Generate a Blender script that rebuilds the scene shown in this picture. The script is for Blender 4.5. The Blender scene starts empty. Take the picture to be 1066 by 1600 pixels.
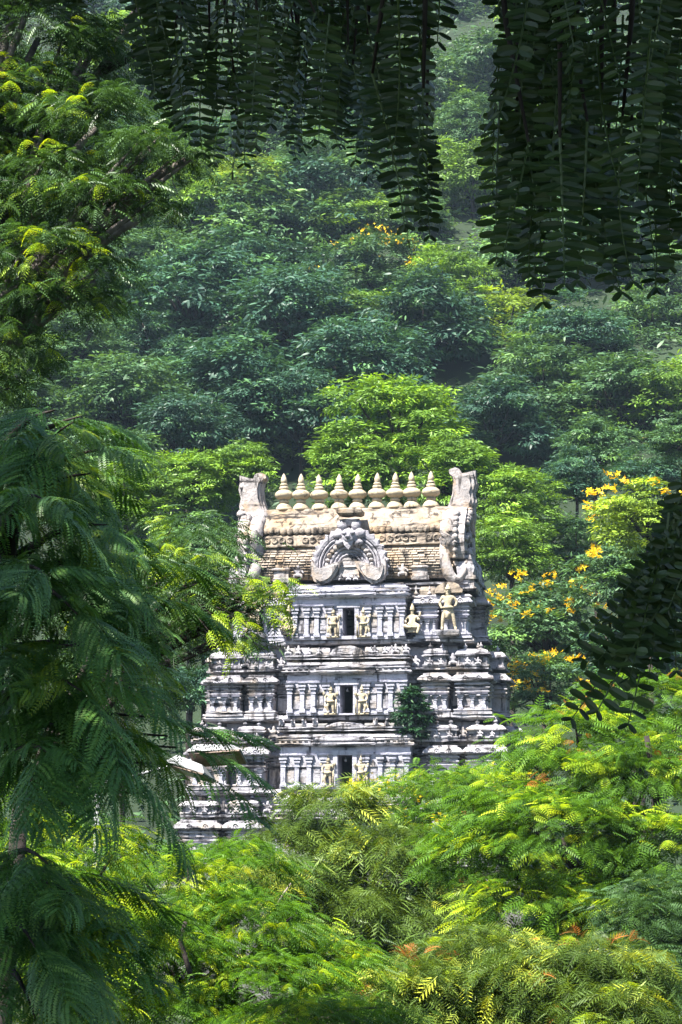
import bpy, bmesh, math, random
import numpy as np
from mathutils import Vector, Matrix

R = math.radians
SC = bpy.context.scene
COL = SC.collection

# ------------------------------------------------------------------ camera, sky, sun, exposure
CAM_Z = 6.0
PITCH = R(8.31)
VFOV = R(24.0)
FPX = 800.0 / math.tan(VFOV / 2)
cam_data = bpy.data.cameras.new('camera')
cam = bpy.data.objects.new('camera', cam_data); COL.objects.link(cam)
cam.location = (0, 0, CAM_Z)
cam.rotation_euler = (R(90) + PITCH, 0, 0)
cam_data.sensor_fit = 'VERTICAL'
cam_data.angle = VFOV
cam_data.clip_start = 0.05
cam_data.clip_end = 5000
SC.camera = cam

SUN_DIR = Vector((-0.35, -0.38, 0.855)).normalized()     # towards the sun
world = bpy.data.worlds.new('World'); SC.world = world
world.use_nodes = True
wn = world.node_tree.nodes; wl = world.node_tree.links
bg = wn['Background']
sky = wn.new('ShaderNodeTexSky'); sky.sky_type = 'NISHITA'; sky.sun_disc = False
sky.sun_elevation = math.asin(SUN_DIR.z)
sky.sun_rotation = math.atan2(SUN_DIR.x, SUN_DIR.y)
sky.altitude = 300; sky.air_density = 1.0; sky.dust_density = 1.2; sky.ozone_density = 1.2
wl.new(sky.outputs[0], bg.inputs[0]); bg.inputs[1].default_value = 0.066
sun_data = bpy.data.lights.new('sun', 'SUN'); sun_data.energy = 5.0; sun_data.angle = R(0.6)
sun_data.color = (1.0, 0.95, 0.86)
sun = bpy.data.objects.new('sun', sun_data); COL.objects.link(sun)
sun.location = (0, 0, 60)
sun.rotation_euler = SUN_DIR.to_track_quat('Z', 'Y').to_euler()

SC.view_settings.view_transform = 'Standard'
SC.view_settings.look = 'None'
SC.view_settings.exposure = 2.0
SC.view_settings.gamma = 1.0
SC.view_settings.use_curve_mapping = False
cy = SC.cycles
cy.max_bounces = 6; cy.diffuse_bounces = 3; cy.glossy_bounces = 2; cy.transmission_bounces = 4
cy.volume_bounces = 0; cy.transparent_max_bounces = 4
cy.use_denoising = True
cy.sample_clamp_indirect = 6
cy.caustics_reflective = False; cy.caustics_refractive = False
cy.volume_step_rate = 4.0; cy.volume_max_steps = 64

CF = Vector((0, math.cos(PITCH), math.sin(PITCH)))
CU = Vector((0, -math.sin(PITCH), math.cos(PITCH)))
def P(px, py, d):
    """world point on the plane Y = d that the photograph shows at px, py"""
    v = CF + Vector((1, 0, 0)) * ((px - 533) / FPX) + CU * ((800 - py) / FPX)
    v = v * (d / v.y)
    return Vector((v.x, v.y, v.z + CAM_Z))
def PX(n, d):
    return n * d / FPX

# ------------------------------------------------------------------ helpers
def link(o, parent=None):
    COL.objects.link(o)
    if parent is not None:
        o.parent = parent
    return o
def tag(o, label=None, cat=None, group=None, kind=None):
    if label: o['label'] = label
    if cat: o['category'] = cat
    if group: o['group'] = group
    if kind: o['kind'] = kind
    return o
def empty(name, loc=(0, 0, 0), rz=0.0, parent=None):
    o = bpy.data.objects.new(name, None)
    o.location = loc; o.rotation_euler = (0, 0, rz); o.empty_display_size = 0.3
    return link(o, parent)
def inst(name, mesh, parent, loc, rot=(0, 0, 0), scale=(1, 1, 1)):
    o = bpy.data.objects.new(name, mesh)
    o.location = loc; o.rotation_euler = rot
    o.scale = scale if hasattr(scale, '__len__') else (scale,) * 3
    return link(o, parent)

class MB:
    def __init__(self):
        self.v = []; self.f = []; self.sm = []
    def add(self, vs, fs, smooth=False):
        n = len(self.v)
        self.v += [tuple(p) for p in vs]
        self.f += [tuple(i + n for i in f) for f in fs]
        self.sm += [smooth] * len(fs)
        return self
    def box(self, x0, x1, y0, y1, z0, z1):
        return self.add([(x0, y0, z0), (x1, y0, z0), (x1, y1, z0), (x0, y1, z0),
                         (x0, y0, z1), (x1, y0, z1), (x1, y1, z1), (x0, y1, z1)],
                        [(0, 3, 2, 1), (4, 5, 6, 7), (0, 1, 5, 4), (1, 2, 6, 5), (2, 3, 7, 6), (3, 0, 4, 7)])
    def ring(self, x0, x1, y0, y1, profile, step=0.45, smooth=False, cap=True):
        """rectangular plan extruded through a moulding profile of (z, offset)"""
        def seg(a, b):
            n = max(1, int(round(abs(b - a) / step)))
            return [(a + (b - a) * k / n) for k in range(n)]
        per = []
        per += [((t), 'b') for t in []]
        pts = []
        for t in seg(x0, x1): pts.append((t, y0, 0, -1))
        for t in seg(y0, y1): pts.append((x1, t, 1, 0))
        for t in seg(x1, x0): pts.append((t, y1, 0, 1))
        for t in seg(y1, y0): pts.append((x0, t, -1, 0))
        cxm, cym = (x0 + x1) / 2, (y0 + y1) / 2
        hx, hy = (x1 - x0) / 2, (y1 - y0) / 2
        N = len(pts); vs = []
        for z, off in profile:
            fx = (hx + off) / hx; fy = (hy + off) / hy
            for (x, y, a, b) in pts:
                vs.append((cxm + (x - cxm) * fx, cym + (y - cym) * fy, z))
        fs = []
        for r in range(len(profile) - 1):
            for k in range(N):
                k2 = (k + 1) % N
                fs.append((r * N + k, r * N + k2, (r + 1) * N + k2, (r + 1) * N + k))
        if cap:
            fs.append(tuple(range(N - 1, -1, -1)))
            m = (len(profile) - 1) * N
            fs.append(tuple(m + k for k in range(N)))
        return self.add(vs, fs, smooth)
    def lathe(self, prof, c=(0, 0, 0), n=14, smooth=True, sx=1, sy=1):
        vs = []; fs = []
        for (r, z) in prof:
            for k in range(n):
                a = 2 * math.pi * k / n
                vs.append((c[0] + sx * r * math.cos(a), c[1] + sy * r * math.sin(a), c[2] + z))
        for i in range(len(prof) - 1):
            for k in range(n):
                k2 = (k + 1) % n
                fs.append((i * n + k, i * n + k2, (i + 1) * n + k2, (i + 1) * n + k))
        fs.append(tuple(range(n - 1, -1, -1)))
        m = (len(prof) - 1) * n
        fs.append(tuple(m + k for k in range(n)))
        return self.add(vs, fs, smooth)
    def tube(self, pts, rad, n=7, smooth=True):
        pts = [Vector(p) for p in pts]; vs = []; fs = []
        up = Vector((0.13, 0.31, 0.94))
        for i, p in enumerate(pts):
            t = (pts[min(i + 1, len(pts) - 1)] - pts[max(i - 1, 0)]).normalized()
            a = t.cross(up)
            if a.length < 0.05: a = t.cross(Vector((1, 0, 0)))
            a.normalize(); b = t.cross(a)
            r = rad[i] if hasattr(rad, '__len__') else rad
            for k in range(n):
                w = 2 * math.pi * k / n
                vs.append(p + a * (r * math.cos(w)) + b * (r * math.sin(w)))
        for i in range(len(pts) - 1):
            for k in range(n):
                k2 = (k + 1) % n
                fs.append((i * n + k, (i + 1) * n + k, (i + 1) * n + k2, i * n + k2))
        fs.append(tuple(range(n)))
        m = (len(pts) - 1) * n
        fs.append(tuple(m + k for k in range(n - 1, -1, -1)))
        return self.add(vs, fs, smooth)
    def prism_y(self, poly, y0, y1, smooth=False):
        """polygon of (x, z) extruded along y"""
        n = len(poly)
        vs = [(x, y0, z) for x, z in poly] + [(x, y1, z) for x, z in poly]
        fs = [tuple(range(n)), tuple(2 * n - 1 - k for k in range(n))]
        fs += [(k, n + k, n + (k + 1) % n, (k + 1) % n) for k in range(n)]
        return self.add(vs, fs, smooth)
    def blob(self, c, r, n=8, m=6, rnd=None, amt=0.0):
        vs = []; fs = []
        for i in range(m + 1):
            th = math.pi * i / m
            for k in range(n):
                a = 2 * math.pi * k / n
                q = 1 + (rnd.uniform(-amt, amt) if rnd else 0)
                vs.append((c[0] + r[0] * q * math.sin(th) * math.cos(a), c[1] + r[1] * q * math.sin(th) * math.sin(a),
                           c[2] + r[2] * q * math.cos(th)))
        for i in range(m):
            for k in range(n):
                k2 = (k + 1) % n
                fs.append((i * n + k, (i + 1) * n + k, (i + 1) * n + k2, i * n + k2))
        return self.add(vs, fs, True)
    def mesh(self, name, mat, jit=0.0, seed=0):
        rnd = random.Random(seed)
        v = self.v
        if jit > 0:
            off = {}
            o2 = []
            for p in v:
                k = (round(p[0], 3), round(p[1], 3), round(p[2], 3))
                if k not in off:
                    off[k] = (rnd.gauss(0, jit), rnd.gauss(0, jit), rnd.gauss(0, jit))
                d = off[k]
                o2.append((p[0] + d[0], p[1] + d[1], p[2] + d[2]))
            v = o2
        me = bpy.data.meshes.new(name)
        me.from_pydata(v, [], self.f)
        me.polygons.foreach_set('use_smooth', self.sm)
        me.materials.append(mat)
        me.update()
        return me
    def build(self, name, mat, parent=None, jit=0.0, seed=0):
        o = bpy.data.objects.new(name, self.mesh(name, mat, jit, seed))
        return link(o, parent)

# ------------------------------------------------------------------ materials
def new_mat(name):
    m = bpy.data.materials.new(name); m.use_nodes = True
    nt = m.node_tree
    return m, nt.nodes, nt.links, nt.nodes['Principled BSDF']

def stone_mat(name, light, mid, stain, stain_amt, warm=None, warm_z=None, scale=1.0):
    m, n, l, b = new_mat(name)
    geo = n.new('ShaderNodeNewGeometry')
    def noise(sc, det, vec=None, rough=0.6):
        t = n.new('ShaderNodeTexNoise'); t.inputs['Scale'].default_value = sc; t.inputs['Detail'].default_value = det
        t.inputs['Roughness'].default_value = rough
        l.new(vec if vec else geo.outputs['Position'], t.inputs['Vector']); return t
    def ramp(src, p0, c0, p1, c1):
        r = n.new('ShaderNodeValToRGB'); e = r.color_ramp.elements
        e[0].position = p0; e[0].color = c0; e[1].position = p1; e[1].color = c1
        l.new(src, r.inputs[0]); return r
    def mixc(fac, a, bb, mode='MIX'):
        x = n.new('ShaderNodeMix'); x.data_type = 'RGBA'; x.blend_type = mode
        if isinstance(fac, float): x.inputs[0].default_value = fac
        else: l.new(fac, x.inputs[0])
        for i, s in ((6, a), (7, bb)):
            if isinstance(s, tuple): x.inputs[i].default_value = s
            else: l.new(s, x.inputs[i])
        return x.outputs[2]
    n1 = noise(1.6 * scale, 5)
    base = ramp(n1.outputs[0], 0.35, mid + (1,), 0.62, light + (1,)).outputs[0]
    n4 = noise(7 * scale, 4)
    base = mixc(ramp(n4.outputs[0], 0.5, (0, 0, 0, 1), 0.72, (.55, .55, .55, 1)).outputs[0], base, (mid[0] * .72, mid[1] * .66, mid[2] * .6, 1))
    if warm:
        n5 = noise(0.9 * scale, 4)
        w = ramp(n5.outputs[0], 0.5, (0, 0, 0, 1), 0.66, (.8, .8, .8, 1)).outputs[0]
        base = mixc(w, base, warm + (1,))
    # mould: streaks drawn downwards, and blotches, each with a shape of its own
    mp = n.new('ShaderNodeMapping'); mp.inputs['Scale'].default_value = (3.2, 3.2, 0.55)
    l.new(geo.outputs['Position'], mp.inputs[0])
    n2 = noise(1.0 * scale, 6, mp.outputs[0], 0.65)
    s1 = ramp(n2.outputs[0], 0.60 - 0.12 * stain_amt, (0, 0, 0, 1), 0.70 - 0.1 * stain_amt, (.9, .9, .9, 1)).outputs[0]
    mp2 = n.new('ShaderNodeMapping'); mp2.inputs['Scale'].default_value = (.4, .4, 2.8); mp2.inputs['Location'].default_value = (3, 7, 1)
    l.new(geo.outputs['Position'], mp2.inputs[0])
    n3 = noise(1.3 * scale, 6, mp2.outputs[0], 0.7)
    s2 = ramp(n3.outputs[0], 0.60 - 0.1 * stain_amt, (0, 0, 0, 1), 0.68 - 0.1 * stain_amt, (.95, .95, .95, 1)).outputs[0]
    base = mixc(s1, base, stain + (1,)); base = mixc(s2, base, stain + (1,))
    l.new(base, b.inputs['Base Color'])
    b.inputs['Roughness'].default_value = 0.88
    b.inputs['Specular IOR Level'].default_value = 0.2
    bp = n.new('ShaderNodeBump'); bp.inputs['Strength'].default_value = 0.7; bp.inputs['Distance'].default_value = 0.06
    n6 = noise(9 * scale, 6)
    l.new(n6.outputs[0], bp.inputs['Height']); l.new(bp.outputs[0], b.inputs['Normal'])
    return m

M = {}
M['stone'] = stone_mat('grey_stucco', (.37, .36, .39), (.26, .25, .28), (.016, .015, .017), 0.68, warm=(.30, .25, .20))
M['wall'] = stone_mat('lavender_wall', (.40, .395, .455), (.31, .31, .37), (.02, .02, .025), 0.2)
M['roof'] = stone_mat('roof_stucco', (.30, .25, .20), (.21, .175, .145), (.018, .015, .014), 0.62, warm=(.29, .20, .12))
M['cream'] = stone_mat('cream_stucco', (.41, .35, .25), (.33, .28, .20), (.10, .08, .055), 0.05)
M['horn'] = stone_mat('horn_stucco', (.36, .33, .325), (.26, .24, .24), (.025, .022, .022), 0.4, warm=(.31, .22, .14))
M['arch'] = stone_mat('arch_stucco', (.36, .34, .37), (.22, .215, .245), (.025, .025, .03), 0.3)
M['granite'] = stone_mat('granite', (.20, .195, .19), (.13, .125, .125), (.05, .05, .05), 0.3)

def simple_mat(name, col, rough=0.8, metal=0.0, nscale=8.0, var=0.35, bump=0.0):
    m, n, l, b = new_mat(name)
    tc = n.new('ShaderNodeTexCoord')
    t = n.new('ShaderNodeTexNoise'); t.inputs['Scale'].default_value = nscale; t.inputs['Detail'].default_value = 6
    l.new(tc.outputs['Object'], t.inputs['Vector'])
    r = n.new('ShaderNodeValToRGB'); e = r.color_ramp.elements
    e[0].position = .3; e[1].position = .7
    e[0].color = tuple(c * (1 - var) for c in col) + (1,); e[1].color = tuple(min(1, c * (1 + var)) for c in col) + (1,)
    l.new(t.outputs[0], r.inputs[0]); l.new(r.outputs[0], b.inputs['Base Color'])
    b.inputs['Roughness'].default_value = rough; b.inputs['Metallic'].default_value = metal
    b.inputs['Specular IOR Level'].default_value = 0.3
    if bump:
        bp = n.new('ShaderNodeBump'); bp.inputs['Strength'].default_value = 0.8; bp.inputs['Distance'].default_value = bump
        l.new(t.outputs[0], bp.inputs['Height']); l.new(bp.outputs[0], b.inputs['Normal'])
    return m
M['bark'] = simple_mat('grey_bark', (.11, .095, .085), .9, nscale=9, var=.5, bump=.03)
M['dark_bark'] = simple_mat('dark_bark', (.028, .022, .019), .9, nscale=12, var=.4, bump=.02)
M['dry_twig'] = simple_mat('dry_twig', (.24, .20, .16), .8, nscale=20, var=.2)
M['lamp_grey'] = simple_mat('lamp_grey_paint', (.22, .225, .235), .45, nscale=14, var=.12)
M['lamp_brown'] = simple_mat('lamp_rusty_underside', (.16, .11, .085), .6, nscale=25, var=.4)
M['lamp_glass'] = simple_mat('lamp_lens', (.30, .28, .25), .25, nscale=10, var=.15)
M['soil'] = simple_mat('soil', (.016, .024, .009), .95, nscale=.4, var=.5)
M['hill_soil'] = simple_mat('hill_soil', (.013, .024, .010), .95, nscale=.15, var=.5)

def leaf_mat(name, stops, transl=0.35, rough=0.5, spec=0.3, obj_col=False, tr_gain=(1.5, 1.35, .5)):
    m, n, l, b = new_mat(name)
    at = n.new('ShaderNodeAttribute'); at.attribute_name = 'tint'
    r = n.new('ShaderNodeValToRGB'); e = r.color_ramp.elements
    while len(e) < len(stops): e.new(0.5)
    for k, (p, c) in enumerate(stops):
        e[k].position = p; e[k].color = tuple(c) + (1,)
    l.new(at.outputs['Fac'], r.inputs[0]); col = r.outputs[0]
    if obj_col:
        oi = n.new('ShaderNodeObjectInfo')
        x = n.new('ShaderNodeMix'); x.data_type = 'RGBA'; x.blend_type = 'MULTIPLY'; x.inputs[0].default_value = 1
        l.new(col, x.inputs[6]); l.new(oi.outputs['Color'], x.inputs[7]); col = x.outputs[2]
    l.new(col, b.inputs['Base Color'])
    b.inputs['Roughness'].default_value = rough; b.inputs['Specular IOR Level'].default_value = spec
    tr = n.new('ShaderNodeBsdfTranslucent')
    g = n.new('ShaderNodeMix'); g.data_type = 'RGBA'; g.blend_type = 'MULTIPLY'; g.inputs[0].default_value = 1
    l.new(col, g.inputs[6]); g.inputs[7].default_value = tuple(tr_gain) + (1,)
    l.new(g.outputs[2], tr.inputs[0])
    ms = n.new('ShaderNodeMixShader'); ms.inputs[0].default_value = transl
    l.new(b.outputs[0], ms.inputs[1]); l.new(tr.outputs[0], ms.inputs[2])
    l.new(ms.outputs[0], n['Material Output'].inputs['Surface'])
    return m
M['hill_leaf'] = leaf_mat('hillside_leaf', [(0, (.30, .36, .40)), (.5, (.8, .9, .8)), (1, (1.4, 1.4, .7))], .25, .5, .35, True)
M['bright_leaf'] = leaf_mat('bright_leaf', [(0, (.03, .08, .012)), (.45, (.10, .22, .018)), (.8, (.24, .38, .022)), (1, (.38, .48, .03))], .4, .55, .25)
M['olive_leaf'] = leaf_mat('olive_feathery_leaf', [(0, (.03, .065, .012)), (.5, (.11, .18, .028)), (.85, (.26, .34, .06)), (1, (.42, .46, .04))], .3, .5, .3)
M['yellow_leaf'] = leaf_mat('yellow_green_leaf', [(0, (.03, .08, .012)), (.4, (.075, .18, .015)), (.75, (.17, .32, .015)), (1, (.36, .45, .018))], .45, .5, .3)
M['upper_leaf'] = leaf_mat('upper_tree_leaf', [(0, (.024, .058, .02)), (.55, (.07, .145, .045)), (.85, (.14, .25, .07)), (1, (.32, .45, .02))], .25, .45, .4, tr_gain=(1.3, 1.3, .5))
M['dark_leaf'] = leaf_mat('dark_feathery_leaf', [(0, (.03, .085, .022)), (.6, (.075, .185, .04)), (1, (.16, .29, .05))], .22, .5, .28, tr_gain=(1.8, 1.8, .4))
M['tip_leaf'] = leaf_mat('young_feathery_leaf', [(0, (.06, .13, .015)), (.6, (.12, .22, .015)), (1, (.25, .32, .02))], .45, .4, .4)
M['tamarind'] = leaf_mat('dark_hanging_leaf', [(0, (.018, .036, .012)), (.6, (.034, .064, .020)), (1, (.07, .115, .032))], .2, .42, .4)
M['flower'] = leaf_mat('yellow_flower', [(0, (.90, .50, .01)), (1, (.95, .74, .03))], .3, .5, .2, tr_gain=(1, .9, .5))
M['rust_leaf'] = leaf_mat('rust_leaf', [(0, (.25, .11, .03)), (1, (.45, .16, .03))], .3, .5, .2, tr_gain=(1, .9, .5))

# ------------------------------------------------------------------ ground and hill
def hill_h(x, y):
    """height of the wooded slope"""
    t = max(0.0, y - 136 - 0.02 * x)
    z = 0.60 * t * min(1.0, t / 40 * 0.5 + 0.5)
    z += 5 * math.sin(x * .021 + 1.0) * min(1, t / 60) + 3.5 * math.sin(x * .05 + y * .03) * min(1, t / 60)
    return min(z, 180 + 5 * math.sin(x * .02))
def ground_h(x, y):
    """knoll under the camera, level ground beyond"""
    r = math.hypot(x * .8, y)
    k = 1 / (1 + math.exp(min(60, (r - 13) / 4.0)))
    return 4.42 * k
def sheet(name, x0, x1, y0, y1, nx, ny, fn, mat):
    mb = MB()
    vs = []; fs = []
    for j in range(ny + 1):
        for i in range(nx + 1):
            x = x0 + (x1 - x0) * i / nx; y = y0 + (y1 - y0) * j / ny
            vs.append((x, y, fn(x, y)))
    for j in range(ny):
        for i in range(nx):
            a = j * (nx + 1) + i
            fs.append((a, a + 1, a + nx + 2, a + nx + 1))
    mb.add(vs, fs, True)
    return mb.build(name, mat)
def ground_all(x, y):
    return ground_h(x, y)
# graded: a fine inner sheet with the knoll and a skirt that reaches the horizon, one mesh
def build_ground():
    mb = MB(); xs = [-3000, -800, -300] + [-120 + 6 * i for i in range(41)] + [300, 800, 3000]
    ys = [-3000, -800, -300] + [-60 + 6 * i for i in range(36)] + [300, 800, 3000]
    vs = [(x, y, ground_h(x, y)) for y in ys for x in xs]
    n = len(xs); fs = [(j * n + i, j * n + i + 1, (j + 1) * n + i + 1, (j + 1) * n + i) for j in range(len(ys) - 1) for i in range(n - 1)]
    mb.add(vs, fs, True)
    return tag(mb.build('ground', M['soil']), kind='structure')
build_ground()
hill = tag(sheet('hillside', -260, 260, 128, 500, 80, 70, lambda x, y: hill_h(x, y) - 0.05 - (1.2 if y < 137 else 0), M['hill_soil']), kind='structure')

# ------------------------------------------------------------------ the temple tower
S0 = 110.0 / FPX
TOWER_Y = 113.2
TX = PX(12, 113) + .45
GOP = empty('temple_tower', (TX, TOWER_Y, 0), R(-9))
tag(GOP, 'weathered grey and cream stepped temple tower with nine finials rising above the trees', 'temple tower')
def tx(px): return (px - 545) * S0
def tz(py): return CAM_Z + (1350 - py) * S0
def txr(px): return (px - 561) * TOWER_Y / FPX          # for the roof's ridge, farther back
def tzr(py): return CAM_Z + (1350 - py) * TOWER_Y / FPX
rT = random.Random(5)

# figures: one skinned surface each
def skin_fig(name, joints, edges, mat, extra=None):
    me = bpy.data.meshes.new(name + '_cage')
    bm = bmesh.new(); lay = bm.verts.layers.skin.verify()
    vs = []
    for k, (x, y, z, rr) in enumerate(joints):
        v = bm.verts.new((x, y, z)); sk = v[lay]; sk.radius = (rr, rr); sk.use_root = (k == 0); vs.append(v)
    for a, b in edges: bm.edges.new((vs[a], vs[b]))
    bm.to_mesh(me); bm.free()
    o = bpy.data.objects.new(name + '_cage', me); COL.objects.link(o)
    s = o.modifiers.new('s', 'SKIN'); s.use_smooth_shade = True
    u = o.modifiers.new('u', 'SUBSURF'); u.levels = 1; u.render_levels = 1
    dg = bpy.context.evaluated_depsgraph_get()
    ev = o.evaluated_get(dg)
    res = bpy.data.meshes.new_from_object(ev)
    res.name = name
    bpy.data.objects.remove(o)
    if extra:
        bm = bmesh.new(); bm.from_mesh(res)
        em = extra.mesh('x', mat); bm.from_mesh(em); bm.to_mesh(res); bm.free(); bpy.data.meshes.remove(em)
    res.materials.clear(); res.materials.append(mat)
    res.polygons.foreach_set('use_smooth', [True] * len(res.polygons))
    return res
# standing figure 1.0 high unit, feet at z = 0, facing -y
def stand_fig():
    J = [(0, 0, .50, .085), (0, 0, .60, .065), (0, -.01, .72, .095), (0, 0, .80, .05), (0, -.01, .85, .045), (0, -.015, .91, .058), (0, 0, .96, .045), (0, 0, 1.02, .022),
         (-.12, 0, .77, .042), (-.19, .0, .64, .034), (-.15, -.05, .52, .03), (-.12, -.08, .50, .03),
         (.12, 0, .77, .042), (.20, 0, .66, .034), (.17, -.07, .55, .028), (.14, -.09, .56, .03),
         (-.07, 0, .44, .068), (-.11, -.02, .27, .05), (-.13, 0, .06, .034), (-.14, -.07, .02, .03),
         (.07, 0, .44, .068), (.12, -.02, .27, .05), (.16, 0, .06, .034), (.18, -.07, .02, .03)]
    E = [(0, 1), (1, 2), (2, 3), (3, 4), (4, 5), (5, 6), (6, 7), (2, 8), (8, 9), (9, 10), (10, 11), (2, 12), (12, 13), (13, 14), (14, 15),
         (0, 16), (16, 17), (17, 18), (18, 19), (0, 20), (20, 21), (21, 22), (22, 23)]
    ex = MB()
    ex.lathe([(.12, .50), (.135, .52), (.125, .545), (.10, .56)], n=12)                       # girdle
    ex.prism_y([(-.05, .50), (.05, .50), (.065, .30), (.03, .25), (-.03, .25), (-.06, .30)], -.085, -.06)   # hanging sash
    ex.lathe([(.062, .93), (.075, .945), (.055, .96), (.06, .985), (.04, 1.0), (.03, 1.04), (.01, 1.07)], c=(0, -.01, 0), n=10)  # crown
    for s in (-1, 1): ex.blob((s * .062, -.01, .89), (.015, .02, .03), 6, 4)                   # ears
    ex.blob((0, -.075, .895), (.012, .02, .022), 6, 4)                                         # nose
    return skin_fig('standing_figure', J, E, M['cream'], ex)
def guard_fig():
    J = [(0, 0, .46, .095), (0, 0, .57, .075), (0, -.01, .68, .10), (0, 0, .76, .05), (0, -.01, .80, .048), (0, -.015, .85, .06), (0, 0, .90, .05), (0, 0, .97, .022),
         (-.13, 0, .73, .045), (-.20, -.02, .62, .036), (-.20, -.08, .72, .03), (-.20, -.09, .78, .03),
         (.13, 0, .73, .045), (.20, -.02, .61, .036), (.17, -.09, .50, .03), (.15, -.10, .45, .03),
         (-.06, 0, .40, .075), (-.09, -.03, .24, .055), (-.09, 0, .06, .04), (-.10, -.07, .02, .035),
         (.06, 0, .40, .075), (.13, -.05, .27, .055), (.08, -.02, .08, .04), (.10, -.09, .03, .035)]
    E = [(0, 1), (1, 2), (2, 3), (3, 4), (4, 5), (5, 6), (6, 7), (2, 8), (8, 9), (9, 10), (10, 11), (2, 12), (12, 13), (13, 14), (14, 15),
         (0, 16), (16, 17), (17, 18), (18, 19), (0, 20), (20, 21), (21, 22), (22, 23)]
    ex = MB()
    ex.lathe([(.07, .87), (.085, .89), (.06, .92), (.07, .95), (.045, .97), (.03, 1.02), (.008, 1.08)], c=(0, -.01, 0), n=10)
    ex.lathe([(.13, .43), (.15, .46), (.14, .50), (.10, .52)], n=12)
    ex.box(-.24, .24, -.05, .10, -.03, .025)
    ex.prism_y([(-.23, .02), (-.17, .02), (-.175, .5), (-.21, .56), (-.235, .5)], -.12, -.06)    # club
    ex.blob((-.235, 0, .76), (.05, .04, .09), 7, 5); ex.blob((.235, 0, .76), (.05, .04, .09), 7, 5)
    ex.prism_y([(.17, .02), (.22, .02), (.23, .4), (.16, .42)], -.02, .08)
    return skin_fig('guardian_figure', J, E, M['cream'], ex)
def seat_fig():
    J = [(0, 0, .30, .13), (0, 0, .42, .095), (0, -.01, .55, .12), (0, 0, .65, .055), (0, -.01, .70, .055), (0, -.015, .77, .072), (0, 0, .85, .05), (0, 0, .97, .025),
         (-.15, 0, .60, .05), (-.25, -.03, .47, .042), (-.22, -.14, .38, .035), (-.18, -.17, .40, .035),
         (.15, 0, .60, .05), (.25, -.03, .47, .042), (.22, -.14, .46, .035), (.20, -.17, .52, .035),
         (-.10, -.02, .28, .09), (-.30, -.14, .26, .07), (-.12, -.24, .22, .05), (0, -.27, .21, .04),
         (.10, -.02, .28, .09), (.28, -.16, .26, .07), (.20, -.20, .05, .05), (.20, -.27, .0, .04)]
    E = [(0, 1), (1, 2), (2, 3), (3, 4), (4, 5), (5, 6), (6, 7), (2, 8), (8, 9), (9, 10), (10, 11), (2, 12), (12, 13), (13, 14), (14, 15),
         (0, 16), (16, 17), (17, 18), (18, 19), (0, 20), (20, 21), (21, 22), (22, 23)]
    ex = MB()
    ex.lathe([(.24, .05), (.20, .07), (.15, .11), (.22, .17), (.30, .21), (.30, .235), (.2, .25)], c=(0, 0, 0), n=14, sy=.8)  # lotus seat
    ex.lathe([(.08, .80), (.10, .82), (.07, .86), (.08, .90), (.05, .94), (.03, 1.0), (.01, 1.06)], c=(0, -.01, 0), n=10)
    ex.blob((-.27, .03, .66), (.045, .04, .10), 7, 5); ex.blob((.27, .03, .66), (.045, .04, .10), 7, 5)
    return skin_fig('seated_figure', J, E, M['cream'], ex)
ME_STAND, ME_GUARD, ME_SEAT = stand_fig(), guard_fig(), seat_fig()

# shared small pieces -------------------------------------------------
def stupi_mesh(mat, name='small_finial'):
    return MB().lathe([(.10, 0), (.12, .03), (.06, .06), (.05, .09), (.10, .13), (.11, .17), (.06, .21), (.03, .24), (.035, .27), (.01, .33)], n=8).mesh(name, mat)
ME_STUPI = stupi_mesh(M['stone'])
def pilaster_mesh(h, w=.22):
    mb = MB(); d = .10
    mb.ring(-w / 2, w / 2, -d, d, [(0, .05), (.10, .05), (.12, .02), (.17, .02), (.19, 0), (h * .62, 0), (h * .63, .03), (h * .67, .03), (h * .68, -.01),
                                   (h * .73, .0), (h * .78, .05), (h * .82, .03), (h * .85, .0), (h * .86, .08), (h * .92, .09), (h * .93, .04), (h, .12)], step=9)
    return mb.mesh('pilaster', M['wall'], .006, 3)
def kudu_mesh():
    """horseshoe medallion set on a cornice, facing -y"""
    mb = MB(); n = 12; vs = []; fs = []
    for (r, y) in ((.17, .02), (.17, -.05), (.12, -.07), (.10, -.02), (.06, -.02), (.05, -.05), (0.002, -.06)):
        for k in range(n):
            a = 2 * math.pi * k / n
            vs.append((r * math.cos(a), y, .14 + r * math.sin(a)))
    for i in range(6):
        for k in range(n):
            k2 = (k + 1) % n; fs.append((i * n + k, i * n + k2, (i + 1) * n + k2, (i + 1) * n + k))
    mb.add(vs, fs, True)
    mb.prism_y([(-.06, .28), (.06, .28), (.0, .42)], -.05, .02)
    for s in (-1, 1): mb.blob((s * .17, -.03, .03), (.07, .05, .06), 6, 4)
    return mb.mesh('medallion', M['stone'], .006, 8)
ME_KUDU = kudu_mesh()
def gana_mesh():
    """small squatting stucco figure seen on the ledges"""
    J = [(0, 0, .14, .09), (0, 0, .26, .10), (0, -.01, .36, .05), (0, -.02, .43, .065), (0, 0, .50, .03),
         (-.14, 0, .30, .045), (-.19, -.05, .42, .035), (.14, 0, .30, .045), (.20, -.05, .20, .035),
         (-.13, -.07, .14, .055), (-.14, -.06, .02, .04), (.13, -.07, .14, .055), (.14, -.06, .02, .04)]
    E = [(0, 1), (1, 2), (2, 3), (3, 4), (1, 5), (5, 6), (1, 7), (7, 8), (0, 9), (9, 10), (0, 11), (11, 12)]
    return skin_fig('squatting_figure', J, E, M['stone'])
ME_GANA = gana_mesh()
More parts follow.
